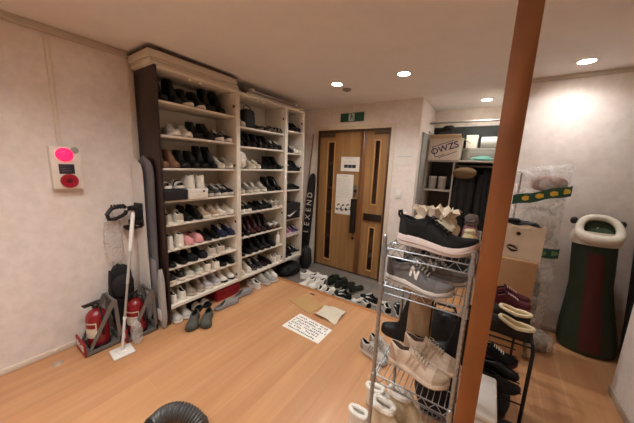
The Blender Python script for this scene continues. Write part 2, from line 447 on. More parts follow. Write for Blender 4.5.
# ------------------------------------------------------------------ camera
H_CAM = 1.5
yaw, pitch, roll, FPX = R(33.71308948), R(9.93526013), R(2.26395849), 259.68770922
cy_, sy_, cp_, sp_ = math.cos(yaw), math.sin(yaw), math.cos(pitch), math.sin(pitch)
fwd = Vector((-sy_*cp_, cy_*cp_, -sp_)); rt = Vector((cy_, sy_, 0)); upv = rt.cross(fwd)
r_ = rt*math.cos(roll)+upv*math.sin(roll); u_ = upv*math.cos(roll)-rt*math.sin(roll)
cam = bpy.data.cameras.new('camera'); cam.sensor_fit = 'HORIZONTAL'; cam.sensor_width = 36; cam.lens = FPX/634*36; cam.clip_start = .02
co = bpy.data.objects.new('camera', cam); COL.objects.link(co)
co.matrix_world = Matrix(((r_.x, u_.x, -fwd.x, 0), (r_.y, u_.y, -fwd.y, 0), (r_.z, u_.z, -fwd.z, H_CAM), (0, 0, 0, 1)))
sc.camera = co

# ------------------------------------------------------------------ room shell
XL, CEIL, YD, GZ = -2.626, 2.36, 3.43, -.10
YG = 2.49           # edge of the raised wooden floor
XR, YR = .874, 2.51 # end of the near right wall
YB = 3.20           # right back wall
NX0, NX1, NY = -.82, .06, 4.28
WP = wallpaper('wallpaper', 'ebe1d8', 'e0d5cb')
CEILM = mat('f1ebe6', .85, 'plain')
TRIMM = mat('cbbfae', .6, 'plain')
WHITE = mat('e9e4da', .45, 'plain')
FLOORM = wood('floor_wood', 'b68158', 'ca9a6e', 9, .34, planks=(.152, 1.82), axis='Y', seam=(1.18, 1.16, 1.13, 1))  # seams coloured lighter than the planks: painted reflections along the joints
TILE = bpy.data.materials.new('entry_tile')
TILE.use_nodes = True
_nt = TILE.node_tree; _b = _nt.nodes['Principled BSDF']; _b.inputs['Roughness'].default_value = .6
_tc = _nt.nodes.new('ShaderNodeTexCoord'); _br = _nt.nodes.new('ShaderNodeTexBrick'); _br.inputs['Scale'].default_value = 1
_br.inputs['Brick Width'].default_value = .30; _br.inputs['Row Height'].default_value = .30; _br.inputs['Mortar Size'].default_value = .003; _br.offset = 0
_br.inputs['Color1'].default_value = (*hexc('6f675e'), 1); _br.inputs['Color2'].default_value = (*hexc('7b7268'), 1); _br.inputs['Mortar'].default_value = (*hexc('5b544c'), 1)
_nt.links.new(_tc.outputs['Object'], _br.inputs['Vector']); _nt.links.new(_br.outputs['Color'], _b.inputs['Base Color'])
YN = -2.0
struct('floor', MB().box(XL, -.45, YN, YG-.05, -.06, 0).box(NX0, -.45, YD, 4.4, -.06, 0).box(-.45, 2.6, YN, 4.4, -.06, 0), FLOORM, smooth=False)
struct('floor_entry', MB().box(XL, -.45, YG-.02, YD+.1, GZ-.06, GZ), TILE, smooth=False)
STEP = wood('step_wood', 'a86a38', 'c48a52', 8, .4, axis='X')
struct('trim_1', MB().rbox(XL, -.45, YG-.05, YG+.006, GZ+.001, 0, .003), STEP)
struct('trim_2', MB().box(-.46, -.44, YG, YD, GZ+.001, .003).box(NX0, -.46, YD-.012, YD+.006, GZ+.001, .003), STEP, smooth=False)
LAMPS = [(-1.497, 2.528), (-.799, 2.535), (-.188, 3.84), (.469, 2.889), (-1.5, .45), (-.8, .45), (-1.5, -.6), (-.8, -.6)]
mb = MB().box(XL-.1, 2.7, YN-.1, 4.5, CEIL+.075, CEIL+.14)      # slab, and the ceiling boards with cut-outs for the downlights
xs = sorted([XL-.1, 2.7]+[x+q for x, y in LAMPS for q in (-.052, .052)]); ys = sorted([YN-.1, 4.5]+[y+q for x, y in LAMPS for q in (-.052, .052)])
for a, b in zip(xs, xs[1:]):
    for c, d in zip(ys, ys[1:]):
        if b-a < 1e-5 or d-c < 1e-5 or any(abs((a+b)/2-x) < .052 and abs((c+d)/2-y) < .052 for x, y in LAMPS): continue
        mb.box(a, b, c, d, CEIL, CEIL+.008)
struct('ceiling', mb, CEILM, smooth=False)
struct('wall_left', MB().box(XL-.1, XL, YN, YD+.1, GZ-.06, CEIL), WP, smooth=False)
# door wall with the door opening
DX0, DX1, DZ = -2.31, -1.175, 2.03
struct('wall_back', MB().box(XL, DX0, YD, YD+.1, GZ-.06, CEIL).box(DX1, NX0, YD, YD+.1, GZ-.06, CEIL).box(DX0, DX1, YD, YD+.1, DZ, CEIL), WP, smooth=False)
struct('wall_closet_left', MB().box(NX0-.1, NX0, YD+.1, NY, -.06, CEIL), WP, smooth=False)
struct('wall_closet_back', MB().box(NX0-.1, NX1+.1, NY, NY+.1, -.06, CEIL), WP, smooth=False)
struct('wall_closet_right', MB().box(NX1, NX1+.1, YB+.1, NY, -.06, CEIL), WP, smooth=False)
struct('wall_right_back', MB().box(NX1, 2.6, YB, YB+.1, -.06, CEIL), WP, smooth=False)
struct('wall_right', MB().box(XR, XR+.12, YN, YR, -.06, CEIL), WP, smooth=False)
struct('wall_corridor', MB().box(2.5, 2.6, YR-.5, YB, -.06, CEIL).box(XR+.12, 2.5, YR-.1, YR, -.06, CEIL), WP, smooth=False)
struct('wall_front', MB().box(XL, XR+.1, YN-.1, YN, -.06, CEIL), WP, smooth=False)
# cornices and skirtings
struct('trim_3', MB().rbox(XL, XL+.022, YN, 1.02, CEIL-.052, CEIL, .006), TRIMM)
struct('trim_4', MB().rbox(NX1, 2.5, YB-.022, YB, CEIL-.036, CEIL, .006), TRIMM)
struct('trim_5', MB().rbox(XR-.022, XR, YN, YR+.001, CEIL-.052, CEIL, .006), TRIMM)
BASEM = mat('ddd2c2', .5, 'plain')
struct('baseboard_left', MB().rbox(XL, XL+.010, YN, 1.016, 0, .040, .003), BASEM)
struct('baseboard_right', MB().rbox(XR-.010, XR, YN, YR+.010, 0, .060, .003).rbox(XR, XR+.12, YR, YR+.010, 0, .060, .003), mat('b9ab98', .5, 'plain'))
struct('baseboard_back', MB().rbox(NX1, 2.5, YB-.010, YB, 0, .060, .003), mat('b9ab98', .5, 'plain'))
struct('trim_6', MB().rbox(XL, XL+.014, 1.016, 1.054, 0, CEIL-.052, .003), TRIMM)

# ------------------------------------------------------------------ entrance door (double, unequal leaves)
DOORW = wood('door_wood', '8a633a', 'a67e4e', 14, .38, axis='Z')
DARKW = wood('door_frame_wood', '3a2013', '52301b', 14, .4, axis='Z')
GLASSD = mat('2a140c', .12, 'plain', spec=.8)
BLACKM = mat('0f0d0c', .4, 'plain')
STEELM = mat('8f8880', .35, 'plain', metal=.9)
door = bpy.data.objects.new('door_1', None); COL.objects.link(door); door.location = (0, YD, GZ); tag(door, kind='structure')
dz = lambda z: z-GZ
fr = MB()
fr.rbox(DX0, DX0+.028, -.012, .09, 0, dz(DZ), .003).rbox(DX1-.028, DX1, -.012, .09, 0, dz(DZ), .003).rbox(DX0, DX1, -.012, .09, dz(DZ)-.03, dz(DZ), .003)
fr.build('door_frame', DARKW, door)
cs = MB()
cs.box(DX0-.05, DX0, -.010, -.0005, .0005, dz(DZ)).box(DX1, DX1+.055, -.010, -.0005, .0005, dz(DZ)).box(DX0-.05, DX1+.055, -.010, -.0005, dz(DZ), dz(DZ)+.05)
cs.build('casing', mat('d9cdb9', .55, 'plain'), door, smooth=False)
def leaf(x0, x1, slots, name='door_leaf'):
    mb = MB(); z0, z1 = .02, dz(DZ)-.03
    xs = sorted({x0, x1, *[s_[0] for s_ in slots], *[s_[1] for s_ in slots]})
    zs = sorted({z0, z1, *[s_[2] for s_ in slots], *[s_[3] for s_ in slots]})
    for a, b in zip(xs, xs[1:]):
        for c, d in zip(zs, zs[1:]):
            if any(a >= s_[0]-1e-6 and b <= s_[1]+1e-6 and c >= s_[2]-1e-6 and d <= s_[3]+1e-6 for s_ in slots): continue
            mb.box(a, b, .012, .052, c, d)
    o = mb.build(name, DOORW, door, smooth=False)
    for s_ in slots:
        MB().box(s_[0], s_[1], .030, .036, s_[2], s_[3]).build('glass_panel', GLASSD, o, smooth=False)
        f = MB(); w = .014
        f.rbox(s_[0]-w, s_[0]+.002, .004, .03, s_[2]-w, s_[3]+w, .003).rbox(s_[1]-.002, s_[1]+w, .004, .03, s_[2]-w, s_[3]+w, .003)
        f.rbox(s_[0]-w, s_[1]+w, .004, .03, s_[2]-w, s_[2]+.002, .003).rbox(s_[0]-w, s_[1]+w, .004, .03, s_[3]-.002, s_[3]+w, .003)
        f.build('glass_bead', mat('c4955a', .4, 'plain'), o)
    return o
l1 = leaf(DX0+.028, -1.60, [(-2.135, -2.025, dz(.03), dz(1.86))])
for z in (.42, .80, 1.18, 1.55):      # dark bars across the long window
    MB().box(-2.135, -2.025, .022, .034, dz(z)-.022, dz(z)+.022).build('window_bar', mat('3d241a', .5, 'plain'), l1, smooth=False)
l2 = leaf(-1.515, DX1-.028, [(-1.385, -1.315, dz(1.0), dz(1.87)), (-1.385, -1.31, dz(.02), dz(.66))])
MB().rbox(-1.600, -1.515, .004, .055, .02, dz(DZ)-.03, .004).build('meeting_stile', wood('stile', '6d4322', '8a5a30', 14, .4, axis='Z'), door)
MB().rbox(-1.556, -1.549, -.002, .05, .02, dz(DZ)-.03, .002).build('edge_strip', STEELM, door)
h = MB().rbox(-1.678, -1.600, -.045, -.004, dz(.54), dz(1.05), .006); h.rbox(-1.655, -1.62, -.006, .013, dz(.60), dz(.66), .003).rbox(-1.655, -1.62, -.006, .013, dz(.92), dz(.98), .003)
h.build('pull_handle', BLACKM, door)
lk = MB().lathe([(.0, 0), (.024, 0), (.024, .012), (.016, .018), (0, .018)], 16, M=frame_mat((-1.64, .012, dz(1.165)), (1, 0, 0), (0, 0, 1)), cap=False)
lk.lathe([(.0, 0), (.020, 0), (.020, .012), (.012, .018), (0, .018)], 16, M=frame_mat((-1.635, .012, dz(.455)), (1, 0, 0), (0, 0, 1)), cap=False)
lk.build('door_lock', BLACKM, door, fixn=True)
MB().rbox(-1.672, -1.612, .006, .013, dz(1.08), dz(1.25), .002).build('lock_plate', STEELM, door)
MB().rbox(-1.485, -1.222, -.012, .013, dz(.765), dz(.862), .004).build('mail_slot', mat('1c100b', .4, 'plain'), door)
MB().rbox(-2.26, -2.02, -.03, .012, dz(1.935), dz(1.985), .004).build('door_closer', mat('4a3524', .45, 'plain'), door)
MB().rbox(-1.40, -1.21, -.01, .012, dz(1.955), dz(1.98), .003).build('top_bolt', mat('4a3524', .45, 'plain'), door)

# papers on the door
PAPER = mat('e8e2d6', .8, 'paper'); INK = mat('26221f', .8, 'plain'); INK2 = mat('8f8982', .8, 'plain')
random.seed(5)
def scribble(w, h_, rows, seed, x0=0, y0=0, stroke=.0016, dens=1., z=.0006):
    """rows of illegible small strokes"""
    rr = random.Random(seed); mb = MB(); rh = h_/rows
    for r in range(rows):
        gw = rh*.62; n = int(w/gw*rr.uniform(.86, 1.)*dens); yc = y0+h_/2-(r+.5)*rh
        for g in range(n):
            xc = x0-w/2+(g+.5)*gw
            if rr.random() < .08: continue
            for _ in range(4):
                a = rr.choice((0, 0, PI/2, PI/2, rr.uniform(0, PI))); L = gw*rr.uniform(.3, .85)
                cx = xc+rr.uniform(-.2, .2)*gw; cyy = yc+rr.uniform(-.25, .25)*rh*.8
                dx, dy = math.cos(a)*L/2, math.sin(a)*L/2; nx, ny = -math.sin(a)*stroke/2, math.cos(a)*stroke/2
                mb.add([(cx-dx-nx, cyy-dy-ny, z), (cx+dx-nx, cyy+dy-ny, z), (cx+dx+nx, cyy+dy+ny, z), (cx-dx+nx, cyy-dy+ny, z)], [(0, 1, 2, 3)])
    return mb
def sheet(name, label, cat, w, h_, M, group=None, seed=0, curl=.004, m=None, th=.0012):
    f = rnoise(seed); rows = []; n = 10
    top = [[Vector((-w/2+w*i/n, -h_/2+h_*j/n, th+curl*(.5+.5*f((i/n, j/n, 0), .6))*(abs(i/n-.5)+abs(j/n-.5)))) for j in range(n+1)] for i in range(n+1)]
    bot = [[p-Vector((0, 0, th)) for p in r] for r in top]
    mb = MB().grid(top).grid(bot)
    for ed in (lambda q: [r[0] for r in q], lambda q: [r[-1] for r in q], lambda q: q[0], lambda q: q[-1]): mb.grid([ed(top), ed(bot)])
    me = mb.mesh(name, m or PAPER, weld=True, fixn=True)
    o = link(name, me, None, None); o.matrix_world = M; tag(o, label, cat, group)
    return o
doorM = lambda x, z, y=.0105: frame_mat((x, YD+y, z), (1, 0, 0), (0, 0, 1))
p1 = sheet('paper_notice', 'small white printed notice taped above the long paper on the door', 'notice', .30, .205, doorM(-1.752, 1.545), 'paper notices on the door', 1, .0)
scribble(.14, .022, 1, 3, 0, .078, .0016, z=.0016).build('heading', mat('8a3b33', .8, 'plain'), p1, smooth=False)
MB().rbox(-.095, -.034, -.055, -.008, .0011, .0022, .0004).rbox(-.030, .030, -.055, -.008, .0011, .0022, .0004).rbox(.034, .095, -.055, -.008, .0011, .0022, .0004).build('picture_block', mat('2b2e38', .7, 'plain'), p1)
scribble(.22, .035, 2, 4, 0, .030, .0012, z=.0016).build('lettering', INK2, p1, smooth=False)
p2 = sheet('paper_notice', 'long white printed notice with black symbols taped beside the door handle', 'notice', .285, .60, doorM(-1.822, 1.095), 'paper notices on the door', 2, .0)
scribble(.12, .020, 1, 5, 0, .275, .0018, z=.0016).build('heading', INK, p2, smooth=False)
scribble(.25, .30, 12, 6, 0, .10, .0012, z=.0016).build('lettering', INK2, p2, smooth=False)
mb = MB()
rr = random.Random(8)
for cx, cyy, s_ in ((-.078, -.20, 1.15), (.002, -.205, 1.2), (.080, -.19, 1.15)):
    for k in range(3):
        a = PI/2+2*PI*k/3; rows = []
        for q in range(9):
            b = a+.5-1.0+ (q/8)*2.2; rows.append([Vector((cx+.022*s_*math.cos(a)+.022*s_*math.cos(b)*u, cyy+.022*s_*math.sin(a)+.022*s_*math.sin(b)*u, .0017)) for u in (.50, 1.25)])
        mb.grid(rows)
    mb.add([(cx-.045*s_, cyy-.035, .0017), (cx+.045*s_, cyy-.02, .0017), (cx+.045*s_, cyy-.012, .0017), (cx-.045*s_, cyy-.027, .0017)], [(0, 1, 2, 3)])
mb.build('symbol_print', INK, p2, smooth=False)

# exit sign above the door
t = thing('exit_sign', 'green emergency exit sign above the entrance door', 'sign', (-1.752, YD, 2.19))
MB().rbox(-.178, .178, -.028, -.001, -.058, .058, .004).build('sign_box', mat('20332b', .4, 'plain'), t)
SG = bpy.data.materials.new('sign_green'); SG.use_nodes = True
_b = SG.node_tree.nodes['Principled BSDF']; _b.inputs['Base Color'].default_value = (*hexc('0a4638'), 1); _b.inputs['Roughness'].default_value = .3
for a, b in ((-.168, -.045), (.045, .168)): MB().box(a, b, -.0295, -.027, -.050, .050).build('green_panel', SG, t, smooth=False)
MB().box(-.045, .045, -.0295, -.027, -.050, .050).build('white_panel', mat('b9c4b4', .4, 'plain'), t, smooth=False)
mb = MB(); Y_ = -.0305
def bar2(a, b, w): 
    a = Vector((a[0], Y_, a[1])); b = Vector((b[0], Y_, b[1])); d = (b-a).normalized(); n = Vector((-d.z, 0, d.x))*w/2
    mb.add([a-n, b-n, b+n, a+n], [(0, 1, 2, 3)])
mb.add([(-.004+.011*math.cos(q*PI/6), Y_, .034+.011*math.sin(q*PI/6)) for q in range(12)], [tuple(range(12))])
bar2((.0, .022), (.006, -.010), .016); bar2((.006, -.008), (-.016, -.022), .010); bar2((-.016, -.020), (-.012, -.042), .009)
bar2((.006, -.008), (.020, -.026), .010); bar2((.019, -.024), (.034, -.030), .009); bar2((0, .020), (-.020, .008), .008); bar2((.002, .020), (.022, .006), .008)
mb.build('running_figure', SG, t, smooth=False)
mb = MB(); Y_ = -.0302
bar2((-.150, 0), (-.075, 0), .014); bar2((-.150, 0), (-.122, .026), .012); bar2((-.150, 0), (-.122, -.026), .012)
mb.build('arrow', mat('143d33', .4, 'plain'), t, smooth=False)

# switch, round paper on the door wall
t = thing('light_switch', 'white light switch on the wall beside the entrance door', 'switch', (-1.012, YD, 1.177))
MB().rbox(-.035, .035, -.009, -.0005, -.058, .058, .003).build('cover_plate', WHITE, t)
MB().rbox(-.012, .012, -.013, -.008, -.024, .024, .002).build('rocker', mat('f2eee6', .4, 'plain'), t)
t = thing('round_plaque', 'pale round plaque with a line across on the wall by the door', 'plaque', (-.972, YD, 1.66))
MB().lathe([(0, 0), (.122, 0), (.124, .002), (.122, .004), (0, .0045)], 40, M=frame_mat((0, -.0005, 0), (1, 0, 0), (0, 0, 1)), cap=False).build('disc', mat('e3dccf', .6, 'plain'), t, fixn=True)
MB().box(-.09, .09, -.0058, -.004, -.002, .004).build('printed_line', mat('a9b0b6', .6, 'plain'), t, smooth=False)

# ------------------------------------------------------------------ downlights and detector
LAMP = emis('lamp_glow', (1., 1.0, 1.0), 125.0)
LAMP_SOFT = emis('lamp_glow_soft', (1., 1.0, 1.0), 72.0)
LG = 'round ceiling downlights'
def downlight(x, y, label, lamp=None):
    t = thing('downlight', label, 'ceiling light', (x, y, CEIL), 0, LG)
    mb = MB().lathe([(.078, -.0005), (.076, -.004), (.056, -.007), (.050, -.004), (.0495, .004)], 32, cap=False)
    MB().lathe([(.0495, .004), (.0495, .060), (0, .060)], 28, cap=False).build('reflector', mat('d9d4cc', .3, 'plain', metal=.4), t)
    mb.build('trim_ring', WHITE, t, fixn=True)
    MB().lathe([(0, .024), (.030, .0255), (.048, .030)], 28, cap=False).build('lamp_lens', lamp or LAMP, t)
downlight(-1.497, 2.528, 'round downlight in front of the exit sign, beside the small detector')
downlight(-.799, 2.535, 'round downlight over the entry, midway between exit sign and wooden post')
downlight(-.188, 3.84, 'round downlight in the closet ceiling, seen just beside the wooden post', LAMP_SOFT)
downlight(.469, 2.889, 'round downlight above the clear plastic bag by the cornice', LAMP_SOFT)
for x, y in LAMPS[4:]:
    downlight(x, y, 'round downlight over the wooden floor behind the viewer')
t = thing('ceiling_detector', 'small flat grey round detector on the ceiling beside a downlight', 'detector', (-1.486, 2.733, CEIL))
MB().lathe([(0, -.022), (.03, -.022), (.045, -.014), (.05, -.0005)], 24, cap=False).build('housing', mat('8d8172', .6, 'plain'), t, fixn=True)
MB().lathe([(0, -.027), (.012, -.027), (.016, -.021)], 16, cap=False).build('sensor_cap', mat('5d544a', .6, 'plain'), t, fixn=True)

# ------------------------------------------------------------------ fire alarm box with conduit
t = thing('fire_alarm_box', 'white fire alarm box with pink lamp and red button on the wall', 'fire alarm', (XL, .5655, 1.415))
MB().rbox(.0005, .062, -.082, .082, -.150, .150, .004).build('housing', mat('e6ddcf', .5, 'plain'), t)
PINK = bpy.data.materials.new('alarm_lamp'); PINK.use_nodes = True
_b = PINK.node_tree.nodes['Principled BSDF']; _b.inputs['Base Color'].default_value = (.85, .01, .10, 1); _b.inputs['Roughness'].default_value = .2
_b.inputs['Emission Color'].default_value = (1, .012, .075, 1); _b.inputs['Emission Strength'].default_value = .30
fx = lambda y, z, x=.062: frame_mat((x, y, z), (0, 1, 0), (0, 0, 1))
MB().lathe([(0, .032), (.022, .029), (.040, .020), (.048, .006), (.049, 0)], 28, M=fx(-.006, .094), cap=False).build('indicator_lamp', PINK, t, fixn=True)
MB().rbox(.0615, .0635, -.045, .040, -.042, .028, .0008).build('label_plate', mat('302b33', .4, 'plain'), t)
scribble(.06, .030, 2, 12, stroke=.0014, z=0).build('lettering', mat('8d8790', .6, 'plain'), t, smooth=False).matrix_local = fx(-.002, -.012, .0640)
MB().lathe([(.050, 0), (.050, .010), (.040, .012), (.037, .006), (.0, .005)], 28, M=fx(.004, -.092), cap=False).build('button_ring', mat('a31226', .35, 'plain'), t, fixn=True)
MB().lathe([(0, .010), (.014, .010), (.018, .006)], 20, M=fx(.004, -.092), cap=False).build('push_button', mat('5d0a14', .35, 'plain'), t, fixn=True)
MB().lathe([(0, .004), (.022, .003), (.024, 0)], 20, M=fx(.052, .128), cap=False).build('keyhole_cover', mat('a8a89d', .4, 'plain', metal=.3), t, fixn=True)
tag(MB().rbox(XL+.0003, XL+.012, .538, .566, 1.566, CEIL-.052, .003).build('cable_duct', mat('dfd3c3', .5, 'plain')), 'narrow white cable duct running from the fire alarm box to the ceiling', 'cable duct')

# ------------------------------------------------------------------ shoe cabinets
CABW = mat('e3dccd', .5, 'plain'); CABD = mat('25130e', .45, 'plain'); CABIN = mat('d9cfbf', .55, 'plain')
XF, XBK = -2.270, -2.622
YS = .97
zc = lambda z: 1.5+(z-1.5)*2.296/2.34
CZ = {'A': [zc(z) for z in (1.984, 1.710, 1.432, 1.148, .932, .697, .522, .364)]+[.194],
      'B': [zc(z) for z in (1.893, 1.685, 1.435, 1.155, .935, .643, .405)]+[.194],
      'C': [zc(z) for z in (1.955, 1.660, 1.415, 1.155, .738, .496)]+[.194]}
CY = {'A': (1.065, 1.867), 'B': (1.868, 2.635), 'C': (2.636, 3.017)}
CN = {'A': 'dark-sided cabinet', 'B': 'middle cabinet', 'C': 'narrow cabinet'}
CL = {'A': 'wide white shoe cabinet with dark brown side panel near the fire extinguishers',
      'B': 'white open shoe cabinet in the middle of the row of three',
      'C': 'narrow white open shoe cabinet nearest the entrance door'}
for k, (y0, y1) in CY.items():
    t = thing('shoe_cabinet', CL[k], 'cabinet', (0, 0, 0), 0, 'open shoe cabinets along the left wall')
    zt = 2.224
    o = MB().rbox(XBK, XF, y0, y0+.020, .158, zt, .0015).build('side_panel', CABD if k == 'A' else CABW, t)
    if k == 'A': o['label'] = 'dark brown side panel'
    o2 = MB().rbox(XBK, XF, y1-.028, y1, .158, zt, .0015).build('side_panel', CABW, t)
    MB().rbox(XBK, XF, y0+.020, y1-.028, zt-.020, zt, .0015).build('top_panel', CABW, t)
    MB().box(XBK, XBK+.005, y0+.020, y1-.028, .17, zt-.02).build('back_panel', CABIN, t, smooth=False)
    for z in CZ[k][:-1]: MB().rbox(XBK+.005, XF-.026, y0+.020, y1-.028, z-.018, z, .0012).build('shelf_board', CABW, t)
    z = CZ[k][-1]; MB().rbox(XBK+.005, XF+.001, y0+.020, y1-.028, z-.032, z, .0015).build('bottom_board', CABW, t)
    for z in (.24, .86, 1.47, 2.07):
        MB().lathe([(0, .006), (.012, .006), (.014, 0)], 14, M=frame_mat((XF-.035, y1-.028, z), (1, 0, 0), (0, 0, 1)), cap=False).build('hinge_plate', mat('3a2c22', .5, 'plain'), o2, fixn=True)
    if k != 'C':
        ym = (y0+y1)/2
        for dy in (-.05, .05): MB().lathe([(0, -.022), (.016, -.020), (.018, -.010), (.010, 0)], 16, c=(XF-.03, ym+dy-.05, zt-.020), cap=False).build('door_catch', mat('efe9df', .4, 'plain'), t, fixn=True)
    fz = GZ if k == 'C' else 0
    for xx in ((XBK+.03,) if k == 'C' else (XBK+.03, XF-.05)):
        for yy in (y0+.0125, y1-.0405):
            if xx > -2.5 and not (k == 'A' and yy < 1.2): continue
            MB().rbox(xx-.015, xx+.015, yy-.012, yy+.012, (GZ if yy > YG else 0)+.0006, .1575, .002).build('foot', CABD, t)
# folded pale boards on top of the wide cabinet
for i, (z0, z1, x1, y0, y1) in enumerate(((2.225, 2.270, -2.268, 1.040, 1.872), (2.271, 2.325, -2.258, 1.025, 1.845))):
    t = thing('panel_stack', ['cream flat panel lying on top of the dark-sided cabinet, lower of two', 'cream flat panel topped by a dark edge, upper of two'][i], 'panel', (0, 0, 0), 0, 'flat panels on the wide cabinet')
    MB().rbox(-2.60, x1, y0, y1, z0, z1, .006).build('board', mat('cfc4b0', .6, 'plain'), t)
    if i: MB().rbox(-2.60, x1+.003, y0-.003, y1, z1, z1+.012, .003).build('edge_strip', mat('4a342a', .5, 'plain'), t)
    else: MB().rbox(-2.58, x1+.004, y0+.01, y1-.01, z0+.018, z0+.026, .002).build('groove_strip', mat('b3a794', .6, 'plain'), t)
t = thing('curtain_rail', 'brown and silver double curtain rail lying on the middle cabinet', 'rail', (0, 0, 0))
MB().rbox(-2.35, -2.300, 1.97, 2.94, 2.2255, 2.262, .006).build('rail', mat('5b4338', .5, 'plain'), t)
MB().tube([(-2.284, 1.99, 2.240), (-2.284, 2.96, 2.240)], .013, 10).build('rod', mat('b9b0a4', .35, 'plain', metal=.6), t)
MB().tube([(-2.300, 2.04, 2.276), (-2.300, 2.91, 2.276)], .013, 10).build('rod', mat('b9b0a4', .35, 'plain', metal=.6), t)
for y in (2.06, 2.81): MB().rbox(-2.345, -2.268, y, y+.03, 2.2625, 2.298, .004).build('bracket', mat('e0d8ca', .4, 'plain'), t)
# ------------------------------------------------------------------ shoes on the boards
NTH = ['topmost', 'second', 'third', 'fourth', 'fifth', 'sixth', 'seventh', 'eighth']
RJ = random.Random(21)
def nth(c, i): return 'lowest' if i == len(CZ[c])-1 else NTH[i]
PEND = {}
def shoe_width(spec, a):
    t = R(a)
    return (2*spec.W*1.10+.008)*abs(math.sin(t))+spec.L*abs(math.cos(t))*.75
def slot(c, i, y, w, place, key=None):
    PEND.setdefault((c, i, key), []).append([y, w, place])
def pr(c, i, y, spec, desc, face='out', only=None, dx=0, z=None, jit=3, on=None, key=None):
    """pair on board i of cabinet c, wanted at y; the boards are laid out by lay_out()"""
    grp = 'shoes in the '+CN[c]
    for q, sd in ((-1, 'left'), (1, 'right')):
        if only and sd != only: continue
        a = {'out': -90, 'in': 90}.get(face, face)+RJ.uniform(-jit, jit)*.5
        lab = (('' if only else sd+' ')+desc+' '+(on+' in the ' if on else 'on the %s board of the ' % nth(c, i))+CN[c])
        left = (q < 0) != (face == 'in')   # viewed toe-on, the wearer's right shoe stands on the viewer's left
        w = shoe_width(spec, a)
        def place(yy, k, a=a, lab=lab, left=left, xr=RJ.uniform(-.006, .004)):
            sp = spec if k > .999 else Shoe(**{**spec.__dict__, 'W': spec.W*k})
            Lx = sp.L*.515*abs(math.sin(R(a)))+sp.W*abs(math.cos(R(a)))
            x = max(min(XF-.012-Lx+dx+xr, XF-.004), XBK+.008+Lx)
            put_shoe(sp, (x, yy, CZ[c][i]+.0006 if z is None else z), R(a), lab, grp, mirror=not left)
        slot(c, i, y*YS+(0 if only else q*w/2), w, place, key)
def lay_out():
    for (c, i, key), items in PEND.items():
        lo, hi = (key if key else (CY[c][0]+.023, CY[c][1]-.031))
        items.sort(key=lambda t: t[0])
        tot = sum(t[1] for t in items); k = min(1, (hi-lo)/tot)
        k = math.floor(k*50)/50 if k < 1 else 1
        ys = [t[0] for t in items]; ws = [t[1]*k for t in items]; n = len(ys)
        e = lo
        for j in range(n): ys[j] = max(ys[j], e+ws[j]/2); e = ys[j]+ws[j]/2
        e = hi
        for j in range(n-1, -1, -1): ys[j] = min(ys[j], e-ws[j]/2); e = ys[j]-ws[j]/2
        for t, yy in zip(items, ys): t[2](yy, k)
def put_root(t):
    def place(yy, k): t.location.y = yy
    return place
L_ = .25
k_ = dict(L=.255, W=.0425)
# ---- dark-sided cabinet
pr('A', 0, 1.24, tall('141512', L=.25, W=.046), 'black tall rubber boot')
pr('A', 0, 1.46, ankle('17140f', sole='d8d0c2', L=.25, W=.046), 'black ankle boot with pale sole')
pr('A', 0, 1.68, tall('10100f', L=.25, W=.046), 'glossy black tall boot')
pr('A', 1, 1.345, canvas('cfc4b0', **k_), 'beige canvas sneaker with white sole')
pr('A', 1, 1.555, ankle('12110f', L=.25, W=.046), 'black leather ankle boot')
pr('A', 1, 1.765, runner('34383a', stripe='c9ccc9', stripe_kind='bars', **k_), 'grey sneaker with white stripes')
pr('A', 2, 1.205, ankle('8f6a50', sole='7c5a43', **k_), 'tan suede ankle boot')
pr('A', 2, 1.395, ankle('1d1d17', L=.25, W=.046), 'dark olive ankle boot')
pr('A', 2, 1.595, tall('0e0d0d', L=.25, W=.045), 'black tall leather boot')
pr('A', 2, 1.800, runner('b9b3a6', stripe='4a4642', **k_), 'pale grey sneaker with dark stripe')
# boxes on the fourth board with shoes on top
z4 = CZ['A'][3]
t = thing('shoe_box', 'black shoe box under the white strapped slides on the fourth board', 'box', (-2.405, 1.193, z4), 0, 'shoe boxes on the fourth board')
MB().rbox(-.125, .125, -.10, .10, .0005, .088, .002).build('box_body', mat('17161a', .6, 'plain'), t)
MB().rbox(-.127, .127, -.102, .102, .062, .092, .002).build('box_lid', mat('1c1b20', .6, 'plain'), t)
t = thing('shoe_box', 'white shoe box under the white sneakers on the fourth board', 'box', (-2.405, 1.400, z4), 0, 'shoe boxes on the fourth board')
MB().rbox(-.125, .125, -.097, .097, .0005, .088, .002).build('box_body', mat('e4ddd0', .6, 'paper'), t)
MB().rbox(-.127, .127, -.099, .099, .060, .092, .002).build('box_lid', mat('ece6da', .6, 'paper'), t)
MB().rbox(.1265, .1280, .045, .065, .058, .076, .0004).build('printed_label', mat('1a1a1a', .6, 'plain'), t)
pr('A', 3, 1.225, sandal('e4ddd2', 'e4ddd2', [(.44, .58, 'e4ddd2'), (.60, .70, '1b1a1c'), (.71, .86, 'e4ddd2')], L=.24, W=.044), 'white slide with black band', z=z4+.0935, on='on the black box', key=(1.09, 1.296))
pr('A', 3, 1.43, hitop('e8e2d5', hh=.095, hm=.085, ht=.10, **k_), 'white high sneaker', z=z4+.0935, on='on the white box', face='in', key=(1.30, 1.50))
pr('A', 3, 1.63, runner('4b4a48', sole='c9c2b5', heel='86807a', **k_), 'grey sneaker with dark heel', jit=4, key=(1.512, 1.836))
pr('A', 3, 1.81, runner('26262a', sole='d8d2c6', stripe='e4dfd4', **k_), 'black sneaker with white flash', jit=4, key=(1.512, 1.836))
pr('A', 4, 1.215, canvas('dcd4c6', heel='b8ae9e', **k_), 'white sneaker with grey heel', face='in')
pr('A', 4, 1.40, ankle('161514', hh=.10, hm=.095, ht=.10, **k_), 'black short boot')
